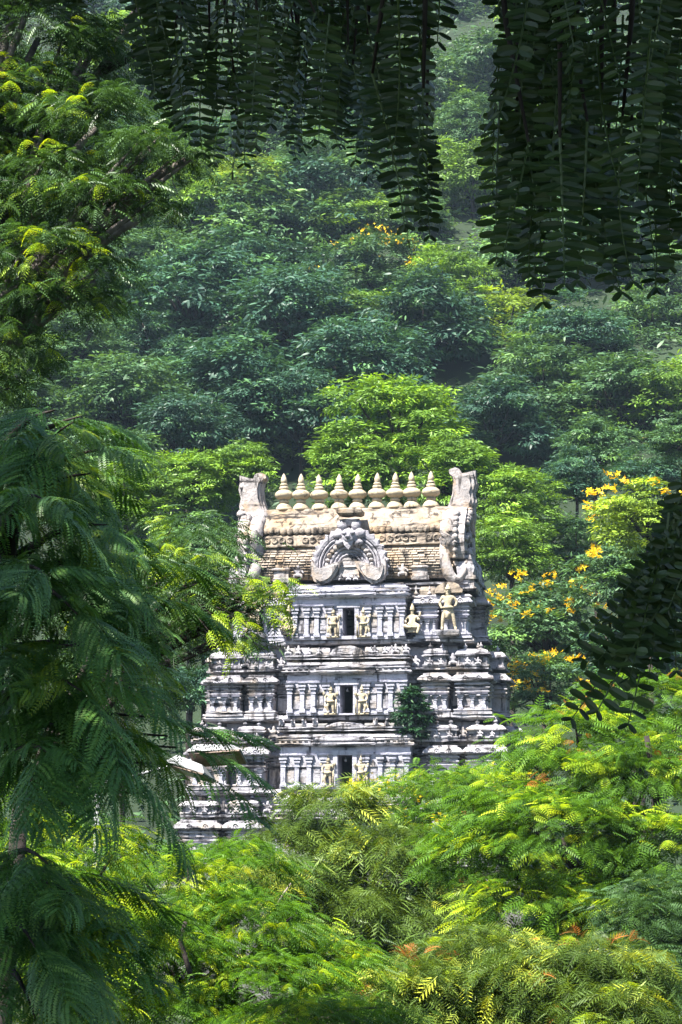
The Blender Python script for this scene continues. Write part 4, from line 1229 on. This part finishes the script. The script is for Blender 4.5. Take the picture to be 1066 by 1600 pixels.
# broad young leaves of the twiggy tree that cross the tower's left edge
tw = bpy.data.objects['twiggy_tree']; two = Vector(tw.location)
tip = [c for c in tw.children if c.name.startswith('leaf_spray')]
tw_ends = [(392, 930), (412, 938), (430, 948), (450, 935), (462, 956), (380, 960), (400, 972), (438, 968), (368, 985), (385, 1000), (358, 1010), (372, 1026), (345, 960), (405, 905), (445, 905), (340, 985)]
for k, (px, py) in enumerate(tw_ends):
    p = P(px - 14, py, 24.4) - two
    b_ = P(290, 930 + (py - 930) * .5, 24.9) - two
    MB().tube([b_, b_.lerp(p, .5) + Vector((0, 0, .05)), p], [.012, .008, .003], 5).build('twig', M['dark_bark'], tw)
    inst('leaf_spray', tip[k % len(tip)].data, tw, p, (rng.normal() * .5 + .5, rng.normal() * .3, rng.uniform(-.6, .6)), rng.uniform(.85, 1.25))
def limb_px(parent, pxs, d, r0, r1, mat, name='limb'):
    o = Vector(parent.location); n = len(pxs)
    pts = [P(x, y, d + (0.0 if n < 2 else .0)) - o for x, y in pxs]
    return MB().tube(pts, [r0 + (r1 - r0) * k / (n - 1) for k in range(n)], 8).build(name, mat, parent, r0 * .06, 2)
limb_px(sp, [(60, 230), (110, 170), (160, 108), (178, 80), (196, 45), (222, 2), (250, -60)], 28.4, PX(10, 28), PX(6, 28), M['bark'])
limb_px(sp, [(158, 112), (190, 96), (215, 84), (260, 66)], 28.3, PX(9, 26.5), PX(6, 26.5), M['dark_bark'])
bt = bpy.data.objects['broad_tree']
limb_px(bt, [(1032, 1300), (1022, 1215), (1010, 1150)], 48.2, PX(7, 48), PX(4, 48), M['dark_bark'])
ft = bpy.data.objects['feathery_tree']
limb_px(ft, [(430, 1420), (442, 1398), (455, 1380)], 57.5, PX(2, 58), PX(1.2, 58), M['dry_twig'], 'dry_twig')
yt = bpy.data.objects['yellow_green_tree']
limb_px(yt, [(300, 1530), (290, 1495), (282, 1470), (290, 1440)], 33.8, PX(5, 34), PX(3, 34), M['dark_bark'])

# ------------------------------------------------------------------ feathery dark tree on the left: each leaf an object
def bipinnate(rs, L, npair, npl, pl, ll):
    """leaf that arches out along +x; its side feathers hang"""
    v = []; f = []; t_ = []
    def pos(t): return np.array([L * (t - .10 * t ** 3), 0, -L * (.02 * t + .34 * t * t)])
    def quad(a, b, c, d, tt):
        k = len(v); v.extend([a, b, c, d]); f.append((k, k + 1, k + 2, k + 3)); t_.extend([tt] * 4)
    for k in range(10):
        a, b = pos(k / 10), pos((k + 1) / 10); w = np.array([0, .0035 * (1 - .06 * k), 0])
        quad(a - w, b - w, b + w, a + w, .3)
    for k in range(npair):
        t = .20 + .80 * k / (npair - 1)
        p0 = pos(t); lenp = pl * (math.sin(math.pi * (.22 + .66 * (k / (npair - 1)))) * .7 + .3)
        for s in (-1, 1):
            yaw = s * rs.uniform(.75, 1.1) * (1 - .35 * (t > .93)); dr = rs.uniform(.25, 1.05)
            tt = rs.uniform(.1, .9)
            def pp(q):
                return p0 + np.array([math.cos(yaw) * q * lenp, math.sin(yaw) * q * lenp * (1 - .25 * q), -lenp * (.15 * q + dr * .75 * q * q)])
            for j in range(npl):
                q = .06 + .94 * j / (npl - 1)
                a = pp(q); tg = pp(min(1, q + .05)) - pp(max(0, q - .05)); tg /= np.linalg.norm(tg)
                side = np.cross(tg, np.array([0, 0, 1.0])); side /= (np.linalg.norm(side) + 1e-6)
                l_ = ll * (math.sin(math.pi * (.15 + .75 * q)) * .6 + .4)
                for e in (-1, 1):
                    tip = a + side * e * l_ + tg * l_ * .45 + np.array([0, 0, -l_ * rs.uniform(.05, .35)])
                    w = tg * l_ * .26
                    m_ = a * .5 + tip * .5
                    quad(a, m_ - w, tip, m_ + w, min(1, max(0, tt + rs.gauss(0, .08))))
    return np.array(v), f, np.array(t_)
def raw_leaf_mesh(name, data, mat):
    v, f, t = data
    me = bpy.data.meshes.new(name); me.from_pydata([tuple(p) for p in v], [], f)
    a = me.attributes.new('tint', 'FLOAT', 'POINT'); a.data.foreach_set('value', t.astype(np.float32))
    me.materials.append(mat); me.update(); return me
rs = random.Random(77)
BIP = [raw_leaf_mesh('leaf', bipinnate(rs, .44 * rs.uniform(.9, 1.1), 9 + k % 3, 17, .22, .024), M['dark_leaf']) for k in range(6)]
BIPY = [raw_leaf_mesh('leaf', bipinnate(rs, .38, 8, 15, .18, .022), M['tip_leaf']) for k in range(2)]
M['mid_leaf'] = leaf_mat('mid_feathery_leaf', [(0, (.04, .10, .03)), (.6, (.085, .19, .05)), (1, (.17, .28, .06))], .3, .45, .35, tr_gain=(1.6, 1.6, .4))
BIPM = [raw_leaf_mesh('leaf', bipinnate(rs, .42 * rs.uniform(.85, 1.1), 8 + k, 16, .20, .022), M['mid_leaf']) for k in range(3)]
DF = 12.0
lt_foot = (P(-40, 1400, DF + .5).x, DF + .5)
LT = empty('feathery_dark_tree', (lt_foot[0], lt_foot[1], ground_h(*lt_foot)))
tag(LT, 'large dark feathery-leaved tree with drooping fronds filling the left side', 'tree')
o = Vector(LT.location)
def lp(px, py, dd=0): return P(px, py, DF + dd) - o
MB().tube([Vector((0, 0, -.2)), Vector((.05, 0, 1.0)), lp(-38, 1500, .4), lp(-40, 1300, .4), lp(-25, 1150, .4), lp(-8, 950, .4), lp(20, 800, .3), lp(40, 730, .2)],
          [.16, .14, .12, .11, .095, .075, .05, .02], 10).build('trunk', M['dark_bark'], LT, .006, 2)
# limbs with leaves along them; photo positions of limb ends and how far they come forward
limbs = [((55, 1080), (300, 1160), -.6), ((50, 1150), (230, 1190), -.9), ((55, 900), (230, 820), -.5), ((50, 800), (150, 660), -.3), ((55, 1000), (270, 950), -.4), ((50, 760), (60, 680), .1),
         ((45, 1450), (150, 1400), -1.1), ((45, 1380), (90, 1350), -.9), ((60, 950), (160, 960), -1.0), ((55, 850), (80, 780), -.9), ((45, 1250), (100, 1180), -1.2), 
         ((45, 1500), (60, 1480), -1.2), ((50, 1050), (10, 1040), -.9), ((50, 900), (-20, 880), -.5), ((50, 740), (-20, 700), -.2), ((55, 1120), (170, 1080), -1.1), ((55, 820), (190, 740), -.3),
         ((52, 1000), (320, 1040), .3), ((50, 880), (150, 830), .5), ((45, 1400), (120, 1500), -.9), ((50, 700), (110, 640), 0), ((50,780),(230,700),.2), ((50,720),(170,650),.3), ((52,900),(290,880),.2), ((50,1350),(230,1420),-.4), ((45,1420),(190,1520),-.6), ((50,1150),(330,1200),-.1), ((50,1100),(200,1010),-.8), ((50,960),(90,900),-1.1), ((45,1520),(60,1590),-1.0)]
count = 0
for (a, b, dd) in limbs:
    b = (45 + (b[0] - 45) * .66, b[1])
    A_, B_ = lp(a[0] - 62, a[1] + 20, .4), lp(b[0], b[1], dd)
    pts = [A_.lerp(B_, k / 6) + Vector((0, 0, .10 * (B_ - A_).length * math.sin(math.pi * k / 6))) for k in range(7)]
    MB().tube(pts, [.030 - .0045 * k for k in range(7)], 6).build('limb', M['dark_bark'], LT)
    n = max(5, int((B_ - A_).length / .105))
    for k in range(n):
        t = .18 + .82 * (k + rs.random() * .6) / n
        i = min(5, int(t * 6)); p = pts[i].lerp(pts[min(6, i + 1)], min(1, t * 6 - i))
        ax = (B_ - A_); base_yaw = math.atan2(ax.y, ax.x)
        yaw = base_yaw + rs.choice((-1, 1)) * rs.uniform(.15, 1.4) * (1 if t < .93 else .25)
        tipy = (b[0] > 105 and t > .66 and rs.random() < .3) or (b[1] < 790 and rs.random() < .45 and t > .4)
        m_ = rs.choice(BIPY) if tipy else rs.choice(BIPM) if rs.random() < .45 else rs.choice(BIP)
        inst('leaf', m_, LT, p + Vector((0, 0, rs.uniform(-.02, .03))), (rs.gauss(0, .35), rs.uniform(-.3, .5), yaw), rs.uniform(.7, 1.25))
        count += 1
for (px, py, yaw, tl_, sc) in ((262, 1150, .1, -.35, 1.0), (275, 1168, -.1, .0, 1.05), (270, 1195, -.3, .15, 1.1), (215, 1240, -.4, .5, 1.1), (230, 1120, .2, -.1, .95), (215, 930, 0, .0, 1.0), (200, 880, .3, -.2, 1.0)):
    p = lp(px, py, -.2); s_ = lp(90, py + 20, .3)
    MB().tube([s_, s_.lerp(p, .5) + Vector((0, 0, .05)), p], [.014, .010, .005], 5).build('limb', M['dark_bark'], LT)
    inst('leaf', rs.choice(BIP + BIPY), LT, p, (rs.gauss(0, .15), tl_, yaw), sc)
print('feathery leaves', count)

# ------------------------------------------------------------------ street lamp between the trees
DL = 39.0
lbase = P(150, 1350, DL)
LAMP = empty('street_lamp', (lbase.x, lbase.y, ground_h(lbase.x, lbase.y)))
tag(LAMP, 'grey street lamp with two flat tilted heads poking out of the leaves before the tower', 'street lamp')
lo = Vector(LAMP.location)
top = P(150, 1225, DL) - lo
MB().tube([(0, 0, 0), (0, 0, top.z * .5), (0, 0, top.z)], [.06, .05, .045], 12).build('pole', M['lamp_grey'], LAMP)
def lamp_head(cx, cy, L, W, yaw, tilt, roll, nm):
    mb = MB()   # shallow hipped hood
    h = .15
    mb.add([(0, -W / 2, 0), (L, -W / 2 * .85, 0), (L, W / 2 * .85, 0), (0, W / 2, 0), (L * .12, -W * .32, h), (L * .8, -W * .25, h * .8), (L * .8, W * .25, h * .8), (L * .12, W * .32, h),
            (0, -W / 2, -.025), (L, -W / 2 * .85, -.025), (L, W / 2 * .85, -.025), (0, W / 2, -.025)],
           [(4, 5, 6, 7), (0, 1, 5, 4), (1, 2, 6, 5), (2, 3, 7, 6), (3, 0, 4, 7), (8, 9, 1, 0), (9, 10, 2, 1), (10, 11, 3, 2), (11, 8, 0, 3)])
    hd_ = mb.build('lamp_head', M['lamp_grey'], LAMP)
    hd_.location = P(cx, cy, DL) - lo; hd_.rotation_euler = (roll, tilt, yaw)
    ub = MB(); ub.box(.01, L - .01, -W / 2 * .86, W / 2 * .86, -.055, -.022); ub.build('underside', M['lamp_brown'], hd_)
    lb_ = MB(); lb_.box(L * .30, L * .85, -W * .27, W * .27, -.068, -.050); lb_.build('lens', M['lamp_glass'], hd_)
    return hd_
lamp_head(300, 1184, .86, .56, R(-12), R(-3), R(-24), 'a')
lamp_head(272, 1196, .68, .56, R(-25), R(16), R(-16), 'b')
MB().tube([top + Vector((0, 0, -.02)), P(245, 1203, DL) - lo, P(285, 1192, DL) - lo, P(305, 1186, DL) - lo], [.028, .027, .026, .024], 8).build('arm', M['lamp_grey'], LAMP)

# ------------------------------------------------------------------ the tree over the camera with its hanging leaves
TT = empty('overhanging_tree', (3.2, -2.2, ground_h(3.2, -2.2)))
tag(TT, 'dark tree overhead whose long hanging leaves frame the top and right', 'tree')
to = Vector(TT.location)
MB().tube([Vector((0, 0, -.2)), Vector((.02, .05, 1.2)), Vector((-.1, .2, 2.6)), Vector((-.2, .5, 3.6)), Vector((-.5, .9, 4.8))], [.34, .27, .23, .18, .10], 12).build('trunk', M['dark_bark'], TT, .01, 3)
def oblong(L, W, fold=.12):
    v = [(0, 0, 0)]; 
    for t, w in ((.10, .7), (.35, 1.0), (.7, 1.0), (.93, .72)): v += [(t * L, w * W / 2, fold * W), (t * L, -w * W / 2, fold * W)]
    v += [(L, 0, .0), (.5 * L, 0, 0)]
    m = 10
    f = [(0, m, 3, 1), (1, 3, m, 0)][:1] + [(m, 5, 3), (m, 7, 5), (m, 9, 7), (0, 2, 4, m), (m, 4, 6), (m, 6, 8), (m, 8, 9)]
    return v, f
LEAFLET_V, LEAFLET_F = oblong(1, .43)
def hanging_leaf(rs, L, n, ll):
    """pinnate leaf hanging along -z, leaflets along x; returns data and the leaflet placements"""
    v = []; f = []; t_ = []; places = []
    cv = rs.uniform(-.06, .06); cx = rs.uniform(-.05, .05)
    def pos(t): return Vector((cx * L * math.sin(t * 2.6), cv * L * math.sin(t * 3) , -L * t))
    k0 = 0
    for k in range(12):
        a, b = pos(k / 12), pos((k + 1) / 12); r = .0011 * (1 - .05 * k)
        i = len(v)
        v += [a + Vector((-r, 0, 0)), b + Vector((-r, 0, 0)), b + Vector((r, 0, 0)), a + Vector((r, 0, 0)), a + Vector((0, -r, 0)), b + Vector((0, -r, 0))]
        f += [(i, i + 1, i + 2, i + 3), (i, i + 4, i + 5, i + 1)]; t_ += [.9] * 6
    for k in range(n):
        t = .10 + .89 * k / (n - 1)
        l_ = ll * (1 - .45 * max(0, (t - .75) / .25) ** 1.5) * (.8 + .2 * min(1, t * 4)) * rs.uniform(.78, 1.08)
        for s in (-1, 1):
            if rs.random() < .02: continue
            down = rs.uniform(.05, .28) + (.75 if k == n - 1 else 0)
            d = Vector((s * 1.0, rs.uniform(-.45, .3), -down)).normalized()
            nrm = Vector((rs.uniform(-.4, .4), -1, rs.uniform(-.3, .9))).normalized()
            y = nrm.cross(d).normalized(); z = d.cross(y)
            Mx = Matrix((d, y, z)).transposed() * l_
            p = pos(t)
            places.append((p, Mx))
    return v, f, t_, places
def leaf_from(rs, L, n, ll, mat, with_leaflets=True):
    v, f, t_, places = hanging_leaf(rs, L, n, ll)
    v = list(v); f = list(f); t_ = list(t_)
    if with_leaflets:
        for p, Mx in places:
            i = len(v); v += [p + Mx @ Vector(q) for q in LEAFLET_V]; f += [tuple(i + j for j in q) for q in LEAFLET_F]; t_ += [rs.uniform(.1, .8)] * len(LEAFLET_V)
    me = raw_leaf_mesh('hanging_leaf', (np.array([tuple(a) for a in v]), f, np.array(t_)), mat)
    return me, places
rh = random.Random(4)
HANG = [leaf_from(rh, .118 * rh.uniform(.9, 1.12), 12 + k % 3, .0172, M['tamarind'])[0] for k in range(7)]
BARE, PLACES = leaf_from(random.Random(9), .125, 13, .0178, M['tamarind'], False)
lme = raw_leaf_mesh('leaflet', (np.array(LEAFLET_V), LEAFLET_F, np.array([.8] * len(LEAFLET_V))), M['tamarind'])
# lower outline of the hanging mass in the photograph: (x, y)
outline = [(225, 110), (250, 165), (280, 215), (330, 250), (358, 272), (380, 250), (405, 205), (432, 205), (458, 252), (492, 262), (515, 232), (548, 252), (590, 292), (602, 262), (622, 362), (655, 388), (692, 404), (716, 388),
           (722, 110), (738, 95), (746, 340), (772, 438), (795, 405), (832, 440), (858, 468), (882, 470), (905, 452), (936, 405), (962, 462), (988, 415), (1018, 458), (1050, 425), (1080, 390)]
def y_end(x):
    for (a, b), (c, d) in zip(outline, outline[1:]):
        if a <= x <= c: return b + (d - b) * (x - a) / (c - a)
    return 380
special = {(812, 330), (846, 300), (880, 350), (790, 120), (940, 250), (865, 160), (690, 400), (770, 430), (440, 230)}
nlf = 0
def put_leaf(px, py_tip, d, rot, sc, sub=False, lean=(0, 0)):
    """hang one leaf so that its tip is near the given photo position"""
    global nlf
    tip = P(px, py_tip, d)
    q = Matrix.Rotation(lean[0], 3, 'Y') @ Matrix.Rotation(lean[1], 3, 'X')
    L = .12 * sc
    anchor = tip - q @ Vector((0, 0, -L))
    e = (q @ Matrix.Rotation(rot, 3, 'Z')).to_euler()
    if sub:
        o_ = inst('hanging_leaf', BARE, TT, anchor - to, e, sc)
        for p, Mx in PLACES:
            lf = bpy.data.objects.new('leaflet', lme); link(lf, o_)
            lf.matrix_local = Matrix.Translation(p) @ Mx.to_4x4()
    else:
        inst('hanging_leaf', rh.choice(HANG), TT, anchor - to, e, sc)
    nlf += 1
    return anchor
twig_tops = []
x = 236
while x < 1078:
    if 694 < x < 772:
        x = 772
    ye = y_end(x) - rh.uniform(0, 26)
    gap = 716 < x < 744
    right = x > 600
    d = rh.uniform(1.75, 2.15) if right else rh.uniform(2.5, 3.1)
    lpx = .12 * FPX / d
    y = ye; first = None; k = 0
    while y > -40 and k < 6:
        anc = put_leaf(x + rh.uniform(-9, 9), y, d + rh.uniform(-.08, .08), rh.gauss(0, .75), rh.uniform(.85, 1.2), False, (.16 * math.sin(x / 55.0) + rh.gauss(0, .13), rh.gauss(0, .18)))
        first = first or anc
        y -= lpx * rh.uniform(.42, .6); k += 1
    t0 = P(x, -150, d)
    if first is not None and not gap:
        MB().tube([t0 - to, (t0 * .5 + first * .5) + Vector((rh.uniform(-.008, .008), rh.uniform(.0, .02), 0)) - to, first - to], [.0032, .0024, .0012], 5).build('twig', M['dark_bark'], TT)
    twig_tops.append(t0)
    x += (rh.uniform(15, 21) if right else rh.uniform(11, 16))
# leaves that turn their faces to the viewer: leaflets as pieces of their own
for (px, py, d, r_) in ((828, 322, 1.88, .1), (862, 345, 1.84, -.15), (905, 300, 1.90, .2), (800, 150, 1.92, .15), (868, 150, 1.88, -.1), (935, 330, 1.88, .3), (778, 395, 1.92, -.2), (960, 440, 1.90, .1), (500, 215, 2.35, .2), (395, 190, 2.35, .1)):
    put_leaf(px, py, d, r_, 1.06, True, (rh.uniform(-.05, .1), rh.uniform(-.1, .1)))
# right-hand cluster that droops into the frame
stem = [(1120, 700), (1085, 760), (1062, 800), (1045, 850), (1030, 910)]
spts = [P(a, b, 2.0) - to for a, b in stem]
MB().tube(spts, [.005, .0045, .004, .003, .002], 6).build('twig', M['dark_bark'], TT)
for (px, py, ln) in ((905, 1000, .95), (903, 1108, .62), (925, 1128, .55), (918, 1050, .75), (945, 1060, .55), (940, 985, .7), (965, 1070, .38), (985, 1112, .25), (990, 1040, .3), (1012, 1060, .15), (1035, 1045, .08), (1058, 1065, 0), (1062, 990, .02),
                     (1030, 980, .2), (960, 940, .75), (1010, 930, .45), (950, 1010, .6), (1000, 990, .35), (1070, 1010, -.1), (985, 960, .70), (1040, 960, .45), (1000, 940, .8), (975, 1005, .45), (1015, 1010, .2), (930, 1020, .8)):
    put_leaf(px, py, 2.0 + rh.uniform(-.12, .12), rh.gauss(0, .5), rh.uniform(.9, 1.12), False, (ln, rh.gauss(0, .12)))
# small dark sprig at the very top left
for (px, py) in ((90, 36), (108, 44), (125, 20), (78, 22)):
    put_leaf(px, py, 2.6, rh.gauss(0, .6), .9)
print('hanging leaves', nlf)
# limbs that carry the hanging twigs, just above the picture
def overhead(ptsw, r):
    MB().tube([Vector(p) - to for p in ptsw], r, 8).build('limb', M['dark_bark'], TT, .002, 2)
fork = Vector((2.7, -1.3, 9.2))
overhead([Vector((3.0, -1.7, 7.6)) , Vector((1.9, .3, 7.75)), Vector((1.1, 1.5, 7.25)), P(1000, -180, 1.95), P(860, -165, 1.95), P(700, -160, 1.95), P(560, -150, 2.3)], [.10, .07, .04, .02, .016, .012, .008])
overhead([Vector((1.1, 1.5, 7.25)), P(800, -240, 2.5), P(560, -165, 2.8), P(400, -160, 2.85), P(240, -150, 2.8), P(90, -120, 2.6)], [.04, .025, .018, .014, .010, .006])
overhead([Vector((1.9, .3, 7.75)), Vector((1.5, 1.6, 6.9)), P(1240, 560, 2.0), P(1120, 700, 2.0)], [.05, .02, .01, .006])
for k in range(7):
    a = k * .9
    e = Vector((math.cos(a) * 3.8 - .6, math.sin(a) * 3.6 + .6, 10.0 + .6 * math.sin(a * 3)))
    overhead([Vector((2.9, -1.6, 8.0)), Vector((2.9, -1.6, 8.0)).lerp(e, .5) + Vector((0, 0, .6)), e], [.12, .07, .02])
# unseen crown above, shaped to shade the hanging leaves and the feathery dark tree
cb = [((math.cos(k * .9) * 3.2 - .8 - to.x, math.sin(k * .9) * 3.2 + .5 - to.y, 9.7 - to.z + .5 * math.sin(k * 2.0)), (2.0, 2.0, 1.0)) for k in range(7)]
cb += [((-.6 - to.x, .6 - to.y, 10.2 - to.z), (2.4, 2.4, .9)), ((.2 - to.x, 1.6 - to.y, 8.6 - to.z), (1.6, 1.0, .5)), ((-1.4 - to.x, 1.6 - to.y, 8.6 - to.z), (1.4, 1.0, .5))]
for (x_, y_, z_, r_) in ((-1.3, -.3, 8.8, 1.2), (-.6, .4, 8.7, 1.1), (-.2, -1.0, 9.2, 1.3), (-2.2, .2, 9.4, 1.4), (-1.6, -1.8, 9.6, 1.5), (-3.3, 7.6, 11.4, 1.5), (-2.6, 8.6, 11.6, 1.4), (-4.4, 8.2, 11.4, 1.5), (-2.2, 4.2, 10.6, 1.8), (-4.0, 6.6, 11.8, 2.0), (-3.2, 9.4, 12.6, 1.9), (-5.6, 9.2, 12.4, 2.1), (-5.2, 11.6, 13.2, 1.9), (-6.4, 6.0, 11.0, 1.8)):  # clumps added out of view to block sun from hanging leaves and feathery tree
    cb.append(((x_ - to.x, y_ - to.y, z_ - to.z), (r_, r_, r_ * .55)))
    overhead([Vector((2.9, -1.6, 8.0)), Vector((.2, 1.6, 9.6)), Vector((x_, y_, z_)).lerp(Vector((.2, 1.6, 9.6)), .4) + Vector((0, 0, .5)), Vector((x_, y_, z_))], [.12, .09, .06, .02])
me = crown('crown', M['tamarind'], T_SPRAY, rng, cb, 1350, 22, .24, .34, None, droop=.5, bright=0)
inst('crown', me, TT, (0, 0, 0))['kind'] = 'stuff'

# ------------------------------------------------------------------ haze over the valley
hz = MB().box(-320, 320, -40, 520, -3, 205)
vm = bpy.data.materials.new('haze_air'); vm.use_nodes = True
vn = vm.node_tree.nodes; vn.remove(vn['Principled BSDF'])
pv = vn.new('ShaderNodeVolumePrincipled'); pv.inputs['Density'].default_value = 0.00012; pv.inputs['Color'].default_value = (.58, .78, 1.0, 1)
pv.inputs['Anisotropy'].default_value = 0.1
vm.node_tree.links.new(pv.outputs[0], vn['Material Output'].inputs['Volume'])
tag(hz.build('haze', vm), 'thin blue haze hanging over the wooded valley', 'haze', kind='stuff')
